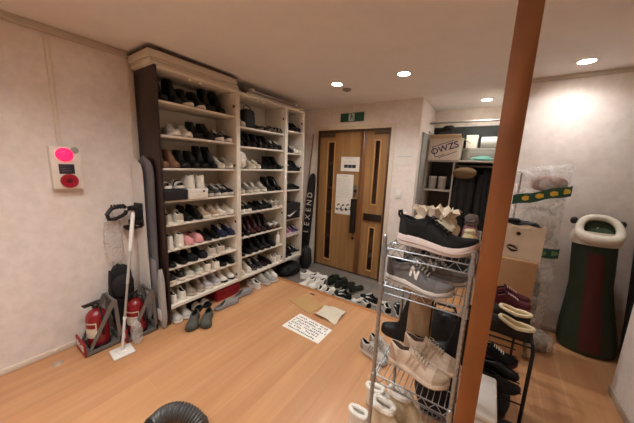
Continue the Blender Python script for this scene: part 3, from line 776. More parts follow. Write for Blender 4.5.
pr('A', 4, 1.60, runner('b59d80', sole='e9e1d0', stripe='eee7da', stripe_kind='bars', **k_), 'beige sneaker with white stripes', jit=10)
pr('A', 4, 1.795, canvas('e2dac9', **k_), 'cream canvas sneaker', jit=6)
pr('A', 5, 1.205, hitop('e6dfd1', hh=.095, hm=.088, ht=.10, stripe='8f8779', stripe_kind='bars', **k_), 'white high sneaker heel outward', face='in')
pr('A', 5, 1.395, clog('d99a98', **{**k_, 'W': .046}), 'pink clog')
pr('A', 5, 1.595, loafer('151516', **k_), 'black loafer')
pr('A', 5, 1.800, runner('23263f', sole='2a2c40', **k_), 'navy blue sneaker')
pr('A', 6, 1.215, loafer('121416', **k_), 'black round-toe loafer')
pr('A', 6, 1.405, runner('1c2027', sole='20242b', **k_), 'black running sneaker')
pr('A', 6, 1.590, canvas('e2d9ca', heel='c9beac', **k_), 'off-white sneaker heel outward', face='in')
pr('A', 7, 1.195, runner('3a3835', sole='ded7ca', stripe='d9d2c6', **{**k_, 'W': .042}), 'charcoal sneaker with white edging')
pr('A', 7, 1.375, runner('b4b5a2', sole='e5e0d0', **k_), 'pale green-grey sneaker')
pr('A', 7, 1.580, canvas('ece5d8', **k_), 'white low sneaker heel outward', face='in')
pr('A', 7, 1.790, loafer('15120f', **k_), 'flat black loafer')
pr('A', 8, 1.195, canvas('eae4d9', stripe='201e1d', stripe_kind='bars', **{**k_, 'W': .042}), 'white sneaker with black spot', face='in')
pr('A', 8, 1.375, runner('8a7d6e', sole='b8ac9a', **k_), 'grey-brown sneaker')
pr('A', 8, 1.580, hitop('b3adb0', hh=.085, hm=.08, ht=.092, sole='ded8ce', lining='5e585c', collar='b8b2b4', collar_r=.007, **k_), 'light grey padded sneaker')
pr('A', 8, 1.795, ankle('e2dacb', sole='1d1b1a', hh=.12, hm=.118, ht=.12, **k_), 'white ankle boot with black sole')
# ---- middle cabinet
B0 = CZ['B'][0]
t = thing('bag', 'small black upright bag on the topmost board of the middle cabinet', 'bag', (-2.40, 2.075, B0))
lump(.14, .155, .21, 4, .06, 1.2, p=4, z0=.0006).build('bag_body', mat('141315', .7, 'fabric'), t)
MB().tube([(0, -.05, .20), (0, -.05, .235), (0, 0, .255), (0, .05, .235), (0, .05, .20)], .006, 6).build('handle', mat('141315', .7, 'fabric'), t)
slot('B', 0, 2.075, .175, put_root(t))
pr('B', 0, 2.02, ankle('cfc7ba', sole='c0b7a8', hh=.11, hm=.108, ht=.11, L=.24, W=.040), 'pale grey short boot', only='right', face='out')
pr('B', 0, 2.39, loafer('3a2f2a', sole='6e6258', **k_), 'dark brown flat loafer', jit=8)
pr('B', 0, 2.58, sandal('2b2521', '5f564d', [(.50, .60, '2b2521'), (.72, .84, '2b2521')], **k_), 'dark strappy sandal')
pr('B', 1, 2.045, ankle('151716', **k_), 'black lace boot with round toe')
pr('B', 1, 2.235, ankle('121113', **k_), 'plain black ankle boot')
pr('B', 1, 2.425, ankle('1c1d1a', sole='2c2a28', **k_), 'dark green-black boot')
pr('B', 1, 2.605, runner('22221f', sole='3b3833', **{**k_, 'W': .041}), 'black trail sneaker')
t = thing('plastic_bag', 'crumpled white plastic bag on the third board of the middle cabinet', 'bag', (-2.40, 1.975, CZ['B'][2]))
slot('B', 2, 1.975, .18, put_root(t))
lump(.19, .15, .21, 9, .20, 1.5, p=2.3, taper=.25, z0=.0006).build('bag_body', mat('dcd8cf', .35, 'crumple'), t)
MB().grid([[Vector((.05*math.cos(a)*q, .045*math.sin(a)*q, z+.008*math.sin(a*3))) for a in [2*PI*j/14 for j in range(14)]] for q, z in ((.8, .18), (.3, .198), (.5, .215), (.75, .228))], closed_v=True).build('tied_neck', mat('e4e0d8', .35, 'crumple'), t)
pr('B', 2, 2.235, canvas('cfc3ae', L=.22, W=.038), 'small beige sneaker')
pr('B', 2, 2.42, loafer('15151a', L=.24, W=.040), 'slim black loafer')
pr('B', 2, 2.59, ankle('0f0f11', rough=.25, L=.25, W=.043), 'glossy black boot')
pr('B', 3, 2.055, runner('8d877e', sole='cfc8bb', **k_), 'grey mesh sneaker', jit=16)
pr('B', 3, 2.255, runner('a8a093', sole='e4ddd0', heel='7a7369', **k_), 'pale grey sneaker with thick sole', jit=20)
pr('B', 3, 2.575, ankle('101012', rough=.25, hh=.15, hm=.148, ht=.15, L=.25, W=.046), 'black patent boot')
pr('B', 4, 2.05, runner('19191b', sole='e0dacd', stripe='e9e4d9', **k_), 'black sneaker with white swirl', jit=10)
pr('B', 4, 2.24, loafer('141312', **k_), 'black work loafer')
pr('B', 4, 2.42, canvas('1a1a1d', sole='26262a', **k_), 'all-black canvas sneaker')
pr('B', 4, 2.59, canvas('d9d1c1', heel='a89f90', L=.24, W=.041), 'ivory low sneaker', face='in')
pr('B', 5, 2.05, ankle('2a1a17', **k_), 'dark brown ankle boot')
pr('B', 5, 2.24, ankle('3d1d20', hh=.15, hm=.148, ht=.15, **k_), 'maroon ankle boot')
pr('B', 5, 2.425, tall('2c1517', hh=.17, hm=.168, ht=.17, **k_), 'dark maroon boot')
pr('B', 5, 2.60, sandal('d9cfc0', '5d3a2a', [(.48, .60, 'ded6c9'), (.66, .82, 'ded6c9')], L=.24, W=.042), 'brown sandal with white straps', jit=12)
pr('B', 6, 2.05, loafer('1a2018', hh=.065, **k_), 'dark green loafer')
pr('B', 6, 2.235, ankle('181c18', hh=.11, hm=.108, ht=.11, **k_), 'dark green short boot')
pr('B', 6, 2.425, ankle('17171f', hh=.15, hm=.148, ht=.15, **k_), 'navy-black ankle boot')
t = thing('spray_bottle', 'white bottle standing at the right end of the seventh board', 'bottle', (-2.33, 2.555, CZ['B'][6]))
slot('B', 6, 2.555, .066, put_root(t))
MB().lathe([(.026, .0005), (.031, .004), (.031, .11), (.024, .13), (.012, .138), (.012, .15)], 20).build('bottle_body', mat('dcd6c8', .4, 'plain'), t)
MB().lathe([(.015, .148), (.015, .178), (.012, .182)], 16).build('cap', mat('c9c2b4', .4, 'plain'), t)
pr('B', 7, 2.045, runner('d8cfbf', sole='efe9dd', **k_), 'cream running sneaker')
pr('B', 7, 2.24, runner('3b3a3c', sole='57544f', collar='77736f', **k_), 'dark grey sneaker with pale collar', jit=14)
pr('B', 7, 2.42, loafer('2f191a', hh=.06, **k_), 'maroon loafer')
pr('B', 7, 2.595, canvas('e6dfd0', L=.24, W=.041), 'white canvas sneaker', face='in')
# ---- narrow cabinet
pr('C', 0, 2.83, loafer('171518', **k_), 'black loafer', )
pr('C', 0, 2.99, ankle('1b191b', hh=.10, hm=.098, ht=.10, L=.24, W=.036), 'slim black boot')
pr('C', 1, 2.85, ankle('121214', hh=.13, hm=.128, ht=.13, **k_), 'black ankle boot')
pr('C', 1, 3.02, canvas('c9c3b8', L=.23, W=.033), 'pale grey small sneaker')
pr('C', 2, 2.84, runner('151515', sole='1d1d1d', **k_), 'black thick-soled sneaker')
pr('C', 2, 3.005, ankle('121213', hh=.12, hm=.118, ht=.12, L=.24, W=.036), 'shiny black short boot')
pr('C', 3, 2.84, runner('1d1f20', sole='2a2a2a', **k_), 'black mesh sneaker')
pr('C', 3, 3.005, loafer('16181a', L=.24, W=.036), 'black narrow loafer')
# black shoebox with a long white flash
t = thing('shoe_box', 'black shoe box with white flash leaning on the fifth board', 'box', (-2.40, 2.822, CZ['C'][4]))
MB().rbox(-.115, .115, -.150, .150, .0005, .215, .003).build('box_body', mat('141316', .6, 'plain'), t)
MB().rbox(-.117, .117, -.152, .152, .180, .220, .003).build('box_lid', mat('19181b', .6, 'plain'), t)
mb = MB(); rows = []
for q in range(15):
    u = q/14; yy = -.125+.25*u; zz = .035+.105*u**1.25+.028*max(0, 1-u*5)
    wd = .030*math.sin(PI*min(1, u*1.15+.12))*(1-u*.55)+.001
    rows.append([Vector((.1162, yy, zz-wd*.5)), Vector((.1162, yy, zz+wd*.5))])
mb.grid(rows).build('swoosh_mark', mat('e9e4da', .5, 'plain'), t, smooth=False)
pr('C', 5, 2.835, runner('a96f86', sole='d8cdd0', stripe='6a4a70', **k_), 'pink and purple sneaker')
pr('C', 5, 2.995, canvas('4b3c52', sole='c7bcc2', L=.23, W=.034), 'purple small sneaker')
pr('C', 6, 2.85, sandal('171615', '1f1d1b', [(.40, .55, 'd8d0c2'), (.60, .80, '171615')], **k_), 'black sandal with white strap')
pr('C', 6, 3.015, runner('2a2a2a', sole='d9d3c8', L=.23, W=.033), 'dark sneaker with white sole')

lay_out()
# ------------------------------------------------------------------ shoes on the floor along the cabinets
FG = 'shoes on the wooden floor'
def fl(spec, x, y, a, label, mirror=False, z=.0006, group=FG): return put_shoe(spec, (x, y, z), R(a), label, group, mirror)
us = canvas('b9b3a8', heel='77726b', L=.25, W=.043)
fl(us, -2.368, 1.145, -90, 'left grey-white sneaker under the dark-sided cabinet beside the snowboards', True)
fl(us, -2.362, 1.250, -92, 'right grey-white sneaker under the dark-sided cabinet next to black slides')
sl = sandal('d8d2c8', '1d1c1c', [(.46, .60, '1b1a1b'), (.62, .82, 'd9d3c8')], L=.25, W=.045)
fl(sl, -2.405, 1.360, -88, 'left black slide with white strap behind the grey-green clogs', True)
fl(sl, -2.405, 1.475, -90, 'right black slide with white strap behind the grey-green clogs')
cg = clog('50514a', sole='45463f', lining='26271f', L=.27, W=.052)
fl(cg, -2.155, 1.215, -134, 'left grey-green clog set on the floor before the dark-sided cabinet', True)
fl(cg, -2.083, 1.320, -130, 'right grey-green clog set on the floor before the dark-sided cabinet')
gs = slipper('8b8783', sole='7d7975', lining='5f5c5a', L=.27, W=.048)
fl(gs, -2.170, 1.600, -6, 'grey slipper on the floor before the red box, farther from the door', True)
fl(gs, -2.225, 1.865, 4, 'grey slipper on the floor before the red box, nearer the door')
t = thing('storage_box', 'red box pushed under the dark-sided cabinet', 'box', (-2.42, 1.745, 0))
MB().rbox(-.12, .115, -.16, .13, .0006, .125, .003).build('box_body', mat('8e1022', .5, 'plain'), t)
MB().rbox(-.122, .117, -.162, .132, .100, .132, .003).build('box_lid', mat('9c1226', .5, 'plain'), t)
wb = canvas('dad4ca', stripe='3c3a3a', stripe_kind='bars', L=.25, W=.045)
fl(wb, -2.300, 2.088, 84, 'white sneaker with dark stripes under the middle cabinet beside grey runners', True)
gr = runner('9a978f', sole='cfcac0', heel='6f6c68', L=.27, W=.046)
fl(gr, -2.285, 2.208, -80, 'left grey running shoe at the foot of the middle cabinet', True)
fl(gr, -2.270, 2.322, -76, 'right grey running shoe at the foot of the middle cabinet')
fl(canvas('e6e0d4', L=.22, W=.038), -2.33, 2.432, -92, 'small white sneaker at the wooden floor edge under the middle cabinet', True)

# black bags pushed under the narrow cabinet in the sunken entry
t = thing('bag', 'black bag lying on the entry floor under the narrow cabinet', 'bag', (-2.37, 2.83, GZ), R(88))
lump(.40, .30, .165, 31, .20, 1.7, z0=.0006).build('bag_body', mat('121113', .6, 'crumple'), t)
MB().tube([(-.12, -.10, .13), (-.13, -.15, .15), (-.04, -.19, .14), (.06, -.17, .12), (.10, -.11, .12)], .009, 7).build('strap', mat('1d1c1e', .5, 'fabric'), t)
t = thing('bag', 'black soft bag standing at the foot of the ski bag', 'bag', (-2.30, 3.18, GZ), R(20))
lump(.20, .20, .36, 33, .14, 1.3, z0=.0006, taper=.25).build('bag_body', mat('161517', .6, 'crumple'), t)
MB().tube([(-.05, -.10, .20), (-.02, -.13, .30), (0, -.06, .37), (.03, .02, .345)], .008, 6).build('strap', mat('2a292b', .5, 'fabric'), t)
# ------------------------------------------------------------------ shoes in the sunken entry
EG = 'shoes in the sunken entry'
def en(spec, x, y, a, label, mirror=False): return fl(spec, x, y, a, label, mirror, GZ+.0006, EG)
ww = runner('e8e2d8', sole='f0ebe2', lace='efeae0', L=.27, W=.048)
en(ww, -2.030, 2.90, -38, 'white sneaker in the entry nearest the narrow cabinet', True)
en(ww, -1.880, 2.925, -36, 'white sneaker second from the narrow cabinet in the entry')
w2 = runner('ddd6ca', sole='e9e3d8', heel='2a2827', stripe='b9b2a6', L=.26, W=.046)
en(w2, -1.905, 2.680, 155, 'off-white sneaker with black heel at the wooden step', True)
en(w2, -1.775, 2.725, 155, 'off-white sneaker with black heel, second along the wooden step')
w3 = canvas('e4dccf', sole='efe8da', L=.24, W=.043)
en(w3, -1.655, 2.665, 12, 'cream low sneaker at the step beside the green shoes', True)
en(w3, -1.545, 2.675, 4, 'white low sneaker at the step in front of the green shoes')
gk = clog('2f3a2c', sole='1f241d', lining='171a15', L=.29, W=.055, hh=.075, hm=.065, ht=.07)
en(gk, -1.690, 3.020, 4, 'first dark green clog from the left in the entry', True)
en(gk, -1.565, 3.010, 2, 'second dark green clog from the left in the entry')
gk2 = loafer('253024', sole='6c6a55', L=.29, W=.052, hh=.075, hm=.06)
en(gk2, -1.435, 2.985, -4, 'left dark green loafer before the door leaf with mail slot', True)
en(gk2, -1.310, 2.965, -8, 'right dark green loafer before the door leaf with mail slot')
bw = runner('201f21', sole='d9d4ca', stripe='d8d3c9', lace='d8d3c9', L=.27, W=.047)
en(bw, -1.360, 2.685, 75, 'black sneaker with white stripe lying along the step, leftmost', True)
en(bw, -1.060, 2.800, 72, 'black sneaker with white stripe second along the step')
wb2 = runner('c9c3b8', sole='e6e0d4', stripe='1c1b1d', heel='1c1b1d', L=.26, W=.046)
en(wb2, -1.095, 2.640, 80, 'white and black sneaker along the step behind the wire rack', True)
en(wb2, -.840, 2.735, 40, 'white and black sneaker beside the black sneaker behind the wire rack')
bs = runner('17171a', sole='e2dcd0', stripe='e9e4da', L=.28, W=.048)
en(bs, -.700, 2.80, 20, 'black sneaker with white curved mark seen behind the wire rack post', True)
en(tall('131214', hh=.27, hm=.265, ht=.27, L=.27, W=.048), -.560, 2.845, 10, 'black tall boot in the entry seen through the wire rack')

# ------------------------------------------------------------------ ski bag and thin pole by the door
t = thing('ski_bag', 'long black ski bag with white letters leaning beside the entrance door', 'ski bag', (0, 0, 0))
b0 = Vector((-2.45, 3.315, GZ+.0)); ax = Vector((.10, .045, 1.42)).normalized(); lx = Vector((.94, .30, 0)).normalized()
lx = (lx-ax*lx.dot(ax)).normalized()
M = frame_mat(b0, lx, ax)
pl = []
for q in range(9): pl.append((-.060, .02+q*.165))
pl = [(-.062, .006), (-.067, .5), (-.062, 1.2), (-.058, 1.36), (-.040, 1.46), (0, 1.495), (.040, 1.47), (.055, 1.38), (.062, 1.2), (.067, .5), (.062, .006)]
MB().prism(pl[::-1], -.018, .018, M=M).build('bag_body', mat('121113', .5, 'fabric'), t, bevel=.008)
for ch, zz in zip('LEXEND', (.56, .675, .79, .905, 1.025, 1.145)):
    textmesh('lettering', ch, .118, mat('cfc9bd', .6, 'plain'), t, M @ Matrix.Translation((-.004, zz, .0185)) @ Matrix.Rotation(PI/2, 4, 'Z'))
MB().tube([M @ Vector((.03, .25, .02)), M @ Vector((.05, .30, .035)), M @ Vector((.05, .55, .035)), M @ Vector((.03, .60, .02))], .010, 6).build('carry_strap', mat('1d1c1e', .5, 'fabric'), t)
tag(MB().tube([(-2.52, 3.10+.22, GZ+.0), (-2.395, 3.408, 1.98)], .009, 8).build('wooden_pole', mat('8d7450', .5, 'plain')), 'thin pale wooden pole leaning in the corner behind the ski bag', 'pole')

# ------------------------------------------------------------------ papers on the floor
def floor_sheet(name, label, cat, quad, seed, m, curl=.005, th=.0012, rag=0):
    c = sum((Vector(q) for q in quad), Vector((0, 0)))/4; f = rnoise(seed); n = 10
    P = lambda u, v: (Vector(quad[0])*(1-u)+Vector(quad[1])*u)*(1-v)+(Vector(quad[3])*(1-u)+Vector(quad[2])*u)*v
    top = []; 
    for i in range(n+1):
        row = []
        for j in range(n+1):
            u, v = i/n, j/n; p = P(u, v)-c
            e = max(abs(u-.5), abs(v-.5))*2
            if rag: p *= 1+rag*f((u, v, 1), 1.3)*e
            row.append(Vector((p.x, p.y, .0008+th+curl*max(0, f((u, v, 0), .7)+.3)*e)))
        top.append(row)
    bot = [[p-Vector((0, 0, th)) for p in r] for r in top]
    mb = MB().grid(top).grid(bot)
    for ed in (lambda q: [r[0] for r in q], lambda q: [r[-1] for r in q], lambda q: q[0], lambda q: q[-1]): mb.grid([ed(top), ed(bot)])
    o = mb.build(name, m, None, weld=True, fixn=True); o.location = (c.x, c.y, 0); return tag(o, label, cat)
q = ((-1.479, 1.695), (-1.063, 1.690), (-1.063, 1.925), (-1.466, 1.962))
o = floor_sheet('paper_notice', 'white sheet with rows of black handwriting lying on the wooden floor', 'paper', q, 41, mat('efe9de', .8, 'paper'), .0)
scribble(.38, .218, 6, 17, stroke=.0054, z=.0026, dens=1.05).build('lettering', INK, o, smooth=False).rotation_euler.z = R(-2.6)
floor_sheet('cardboard_sheet', 'flat brown cardboard piece on the floor touching the crumpled paper', 'cardboard', ((-1.728, 2.096), (-1.390, 2.012), (-1.352, 2.222), (-1.634, 2.328)), 42, mat('b58d5a', .8, 'paper'), .001, .003)
floor_sheet('crumpled_paper', 'crumpled off-white paper with faint print between cardboard and wire rack', 'paper', ((-1.345, 2.035), (-1.085, 2.010), (-1.09, 2.240), (-1.345, 2.255)), 43, mat('cfc2ab', .8, 'crumple'), .045, .0015, .16)
tag(MB().rbox(-.03, .03, -.006, .006, .0006, .009, .002).build('wood_chip', mat('3b2c20', .6, 'plain')), 'tiny dark stick on the floor above the cardboard piece', 'stick').location = (-1.60, 2.37, 0)
tag(MB().lathe([(0, .012), (.018, .011), (.030, .004), (.034, .0006)], 20, cap=False).build('door_stop', mat('b3a08a', .4, 'plain', metal=.3), fixn=True), 'small round metal door stop on the floor by the left wall', 'door stop').location = (-2.47, .36, 0)

# ------------------------------------------------------------------ fire extinguishers in their stands
RED = mat('85101a', .28, 'plain', spec=.6); GREYM = mat('77726c', .45, 'plain', metal=.3)
def extinguisher(x, y, rz, label):
    t = thing('fire_extinguisher', label, 'fire extinguisher', (x, y, .022), rz, 'red fire extinguishers')
    MB().lathe([(0, 0), (.062, .0), (.070, .010), (.071, .05), (.071, .225), (.066, .255), (.050, .280), (.028, .295), (.020, .300), (.020, .318), (0, .32)], 28, cap=False).build('cylinder', RED, t, fixn=True)
    MB().lathe([(.0715, -.001), (.073, .002), (.073, .014), (.0715, .018)], 28, cap=False).build('base_ring', mat('15110f', .6, 'plain'), t)
    rows = [[Vector((.0722*math.cos(a), .0722*math.sin(a), z)) for a in [R(-150+i*10) for i in range(13)]] for z in (.085, .21)]
    lb = MB().grid(rows).build('instruction_label', mat('d8cdb8', .5, 'plain'), t, fixn=True)
    rows = [[Vector((.0727*math.cos(a), .0727*math.sin(a), z)) for a in [R(-144+i*9) for i in range(13)]] for z in (.165, .20)]
    MB().grid(rows).build('red_band', RED, lb, fixn=True)
    MB().lathe([(.022, .31), (.024, .315), (.024, .335), (.012, .345)], 16).build('valve', mat('3a3734', .4, 'plain', metal=.6), t)
    mb = MB().rbox(-.012, .012, -.085, .03, .352, .362, .003).rbox(-.010, .010, -.075, .02, .338, .346, .003)
    mb.build('lever', mat('22201f', .45, 'plain'), t)
    MB().tube([(.02, 0, .325), (.06, .0, .335), (.078, .0, .27), (.079, 0, .18), (.079, .0, .10)], .007, 8).build('hose', mat('161415', .55, 'plain'), t)
    return t
def stand(x, y, label, txt=True):
    # a low red plate in front, slanting side frames rising to the back
    t = thing('extinguisher_stand', label, 'stand', (x, y, 0), 0, 'extinguisher stands')
    MB().rbox(-.10, .10, 0, .235, .0005, .012, .003).rbox(-.10, .10, .215, .235, .012, .06, .003).build('tray', GREYM, t)
    MB().rbox(-.10, .10, -.008, .004, .0005, .115, .003).build('front_plate', mat('8d1620', .45, 'plain'), t)
    if txt: textmesh('lettering', '消火器', .058, mat('e6dcd2', .6, 'plain'), t, frame_mat((0, -.0088, .060), (1, 0, 0), (0, 0, 1)))
    for sx in (-1, 1):
        X0, X1 = (.088, .100) if sx > 0 else (-.100, -.088)
        o = [(-.004, .0005), (.235, .0005), (.222, .385), (.185, .385)]; i_ = [(.035, .035), (.208, .035), (.198, .325), (.192, .325)]
        mb = MB(); vs = [(X0, *p) for p in o]+[(X0, *p) for p in i_]+[(X1, *p) for p in o]+[(X1, *p) for p in i_]
        fs = []
        for k in range(4):
            n = (k+1) % 4
            fs += [(k, n, 4+n, 4+k), (8+k, 12+k, 12+n, 8+n), (k, 8+k, 8+n, n), (4+k, 4+n, 12+n, 12+k)]
        mb.add(vs, fs); mb.build('side_frame', GREYM, t, smooth=False, fixn=True, bevel=.002)
    MB().rbox(-.088, .088, .200, .215, .36, .385, .003).build('back_bar', GREYM, t)
    return t
stand(-2.475, .500, 'grey stand with red lettered plate holding the nearer fire extinguisher')
extinguisher(-2.475, .610, R(10), 'red fire extinguisher in the lettered stand nearest the viewer')
stand(-2.418, .752, 'grey stand holding the fire extinguisher behind the white floor wiper')
extinguisher(-2.418, .862, R(25), 'red fire extinguisher behind the white floor wiper pole')

# floor wiper
t = thing('floor_wiper', 'white floor wiper with square head leaning on the black bindings', 'floor wiper', (-2.235, .680, 0))
MB().rbox(-.070, .070, -.070, .070, .0006, .014, .004, M=Matrix.Rotation(R(-5), 4, 'Z')).rbox(-.030, .030, -.030, .030, .012, .024, .004).build('wiper_head', mat('e3ded5', .5, 'plain'), t)
P0 = Vector((0, 0, .022)); P1 = Vector((-.165, .215, 1.07)); L_ = lambda u: P0+(P1-P0)*u
MB().tube([L_(0), L_(.22)], .010, 10).build('joint', mat('cfcac2', .4, 'plain'), t)
MB().tube([L_(.20), L_(.48)], .0085, 10).build('lower_pole', mat('b9b4ad', .3, 'plain', metal=.5), t)
MB().tube([L_(.47), L_(.72)], .0105, 10).build('upper_pole', mat('c9c5be', .3, 'plain', metal=.4), t)
MB().tube([L_(.71), L_(.74), L_(.98), L_(1)], [.0105, .015, .015, .009], 12).build('grip', mat('ece8e0', .5, 'plain'), t)
MB().tube([L_(.215), L_(.235)], .0125, 10).build('collar', mat('e5e0d8', .5, 'plain'), t)

# ------------------------------------------------------------------ snowboards leaning against the dark panel
def board_mesh(L, w, waist, th, rock=.05):
    T = [i/30 for i in range(31)]; rows = []
    for t in T:
        u = abs(2*t-1); hw = (w/2)*(1-(waist)*(1-u**2))
        if u > .80: hw *= math.sqrt(max(0, 1-((u-.80)/.20)**2.2))
        bend = rock*max(0, (u-.72)/.28)**2
        rows.append([(x, bend+zz, t*L) for x, zz in ((-hw, 0), (-hw*.5, 0), (0, 0), (hw*.5, 0), (hw, 0), (hw, th), (hw*.5, th), (0, th), (-hw*.5, th), (-hw, th))])
    return MB().grid(rows, closed_v=True)
def lean(bot, top, face):
    z = (Vector(top)-Vector(bot)).normalized(); y = Vector(face); y = (y-z*y.dot(z)).normalized(); x = y.cross(z)
    return Matrix(((x.x, y.x, z.x, bot[0]), (x.y, y.y, z.y, bot[1]), (x.z, y.z, z.z, bot[2]), (0, 0, 0, 1)))
t = thing('snowboard', 'dark grey snowboard leaning against the dark cabinet side panel', 'snowboard', (0, 0, 0), 0, 'snowboards by the cabinet')
t.matrix_world = lean((-2.475, 1.022, .002), (-2.475, 1.040, 1.53), (0, 1, 0))
mb = board_mesh(1.53, .275, .10, .010, -.012)
mb.build('deck', [mat('5f5e62', .35, 'plain')], t, weld=True, fixn=True)
rows = [[(x*.9, -.0012, z) for x in (-.115, .115)] for z in (.30, .60, .90, 1.18)]
MB().rbox(-.10, .10, -.0022, -.0002, .02+.24, .62, .0008).build('base_graphic', mat('8f8b8b', .4, 'plain'), t)
t = thing('snowboard', 'white snowboard with black bindings leaning in front of the dark one', 'snowboard', (0, 0, 0), 0, 'snowboards by the cabinet')
t.matrix_world = lean((-2.525, .988, .002), (-2.545, 1.000, 1.49), (-.15, 1, 0))
board_mesh(1.50, .155, .16, .010, -.010).build('deck', mat('d9d4cc', .4, 'plain'), t, weld=True, fixn=True)
BK = mat('121112', .55, 'plain')
for zc_ in (1.02,):
    bd = MB().rbox(-.055, .055, -.014, -.001, zc_-.10, zc_+.10, .004).build('binding_plate', BK, t)
    for s_ in (-.055, .06):      # ratchet straps arching over
        mb = MB()
        pts = [Vector((-.055+.11*i/10, -.012-.075*math.sin(PI*i/10), zc_+s_)) for i in range(11)]
        mb.grid([[p+Vector((0, 0, dz_)) for p in pts] for dz_ in (-.016, .016)]); mb.grid([[p+Vector((0, .004, dz_)) for p in pts] for dz_ in (-.016, .016)])
        for p in pts[1:-1]: mb.rbox(p.x-.003, p.x+.003, p.y-.007, p.y+.002, p.z-.018, p.z+.018, .001)
        mb.build('ratchet_strap', BK, bd)
    MB().grid([[Vector((.058*math.cos(a), -.012-.10*q, zc_-.09-.055*math.sin(a)*.6)) for a in [PI*i/8 for i in range(9)]] for q in (0, .35, .7, 1.)]).build('highback', BK, bd)
# black ladder strap hanging out to the left, with a loop
t = thing('leash_strap', 'black ratchet strap with open loop hanging beside the white snowboard', 'strap', (-2.515, .835, 1.065), R(90))
pts = [(.055, .02, .03), (.04, .01, .045), (0, 0, .045), (-.055, -.01, .03), (-.085, -.015, -.01), (-.075, -.012, -.05), (-.03, -.005, -.055), (.02, 0, -.035), (.05, .01, -.02), (.06, .02, 0)]
mb = MB().tube(pts, .015, 8)
mb.build('strap_loop', BK, t)
mb = MB()
for x in (-.05, -.03, -.01, .01, .03): mb.rbox(x-.006, x+.006, -.022, -.006, .026, .066, .003)
mb.build('ratchet_ladder', mat('2a292b', .4, 'plain'), t)
CP = clear_plastic('clear_wrap', 'e4e0da', .42)
t = thing('clear_bag', 'clear crumpled plastic bag hanging below the black strap by the wall', 'plastic bag', (-2.570, .800, .625))
lump(.075, .13, .40, 51, .20, 1.6, flat=False).build('bag_film', CP, t)
MB().tube([(-.03, 0, .40), (-.02, .0, .47), (.02, 0, .47), (.03, 0, .40)], .004, 6).build('bag_handle', mat('c9c5be', .4, 'plain'), t)
t = thing('clear_bag', 'clear crumpled plastic bag on the floor between the two extinguishers', 'plastic bag', (-2.30, .79, 0))
t.location = (-2.272, .80, 0)
lump(.10, .07, .19, 52, .22, 1.6, z0=.001).build('bag_film', CP, t)
t = thing('backpack', 'black backpack hung against the snowboards behind the extinguisher', 'backpack', (-2.578, .825, .015))
lump(.080, .19, .58, 53, .12, 1.2, flat=False).build('bag_body', mat('131214', .7, 'crumple'), t)
lump(.05, .16, .20, 54, .08, 1.2, flat=False).build('front_pocket', mat('1b1a1c', .7, 'crumple'), t).location = (.045, .0, .30)
MB().tube([(.03, -.08, .56), (.06, -.10, .45), (.06, -.09, .22), (.03, -.08, .08)], .010, 6).build('shoulder_strap', mat('1d1c1e', .6, 'fabric'), t)
t = thing('cover_bag', 'pale grey padded board sleeve standing at the cabinet corner', 'bag', (-2.292, 1.022, 0))
lump(.075, .055, .56, 55, .07, 1., z0=.0006, p=3.2, taper=.15).build('sleeve', mat('a39e99', .6, 'crumple'), t)
MB().rbox(-.030, .030, -.033, -.026, .10, .20, .002).build('sleeve_patch', mat('cfcac4', .6, 'fabric'), t)

# ------------------------------------------------------------------ vacuum hose at the bottom edge
t = thing('vacuum_hose', 'thick grey corrugated hose arching from the floor at the bottom edge', 'hose', (0, 0, 0))
c = Vector((-1.300, .620, .0)); pts = []; rad = []
ux = Vector((.82, .57, 0)); 
N = 120
for i in range(N+1):
    a = PI*(i/N)*1.0; p = c+ux*(-.128*math.cos(a))+Vector((0, 0, .112*math.sin(a)))+Vector((.10, -.13, 0))*(1-math.sin(a))*.15
    p.z = max(p.z, .05); pts.append(p); rad.append(.046+.0035*math.sin(i*1.4))
MB().tube(pts, rad, 18).build('corrugated_tube', mat('4b4947', .4, 'plain'), t)
MB().tube([pts[0]+Vector((-.003, .008, 0)), pts[0]+Vector((.02, -.05, -.002)), pts[0]+Vector((.09, -.17, -.002))], .0465, 16).build('hose_cuff', mat('1d1c1c', .4, 'plain'), t)
# ------------------------------------------------------------------ wooden post
POST = wood('post_wood', '6f3e1b', '945827', 10, .5, axis='Z')
o = MB().rbox(-.007, .054, .985, 1.075, 0, CEIL, .002).build('wooden_post', POST); o['kind'] = 'structure'; o.name = 'trim_7'

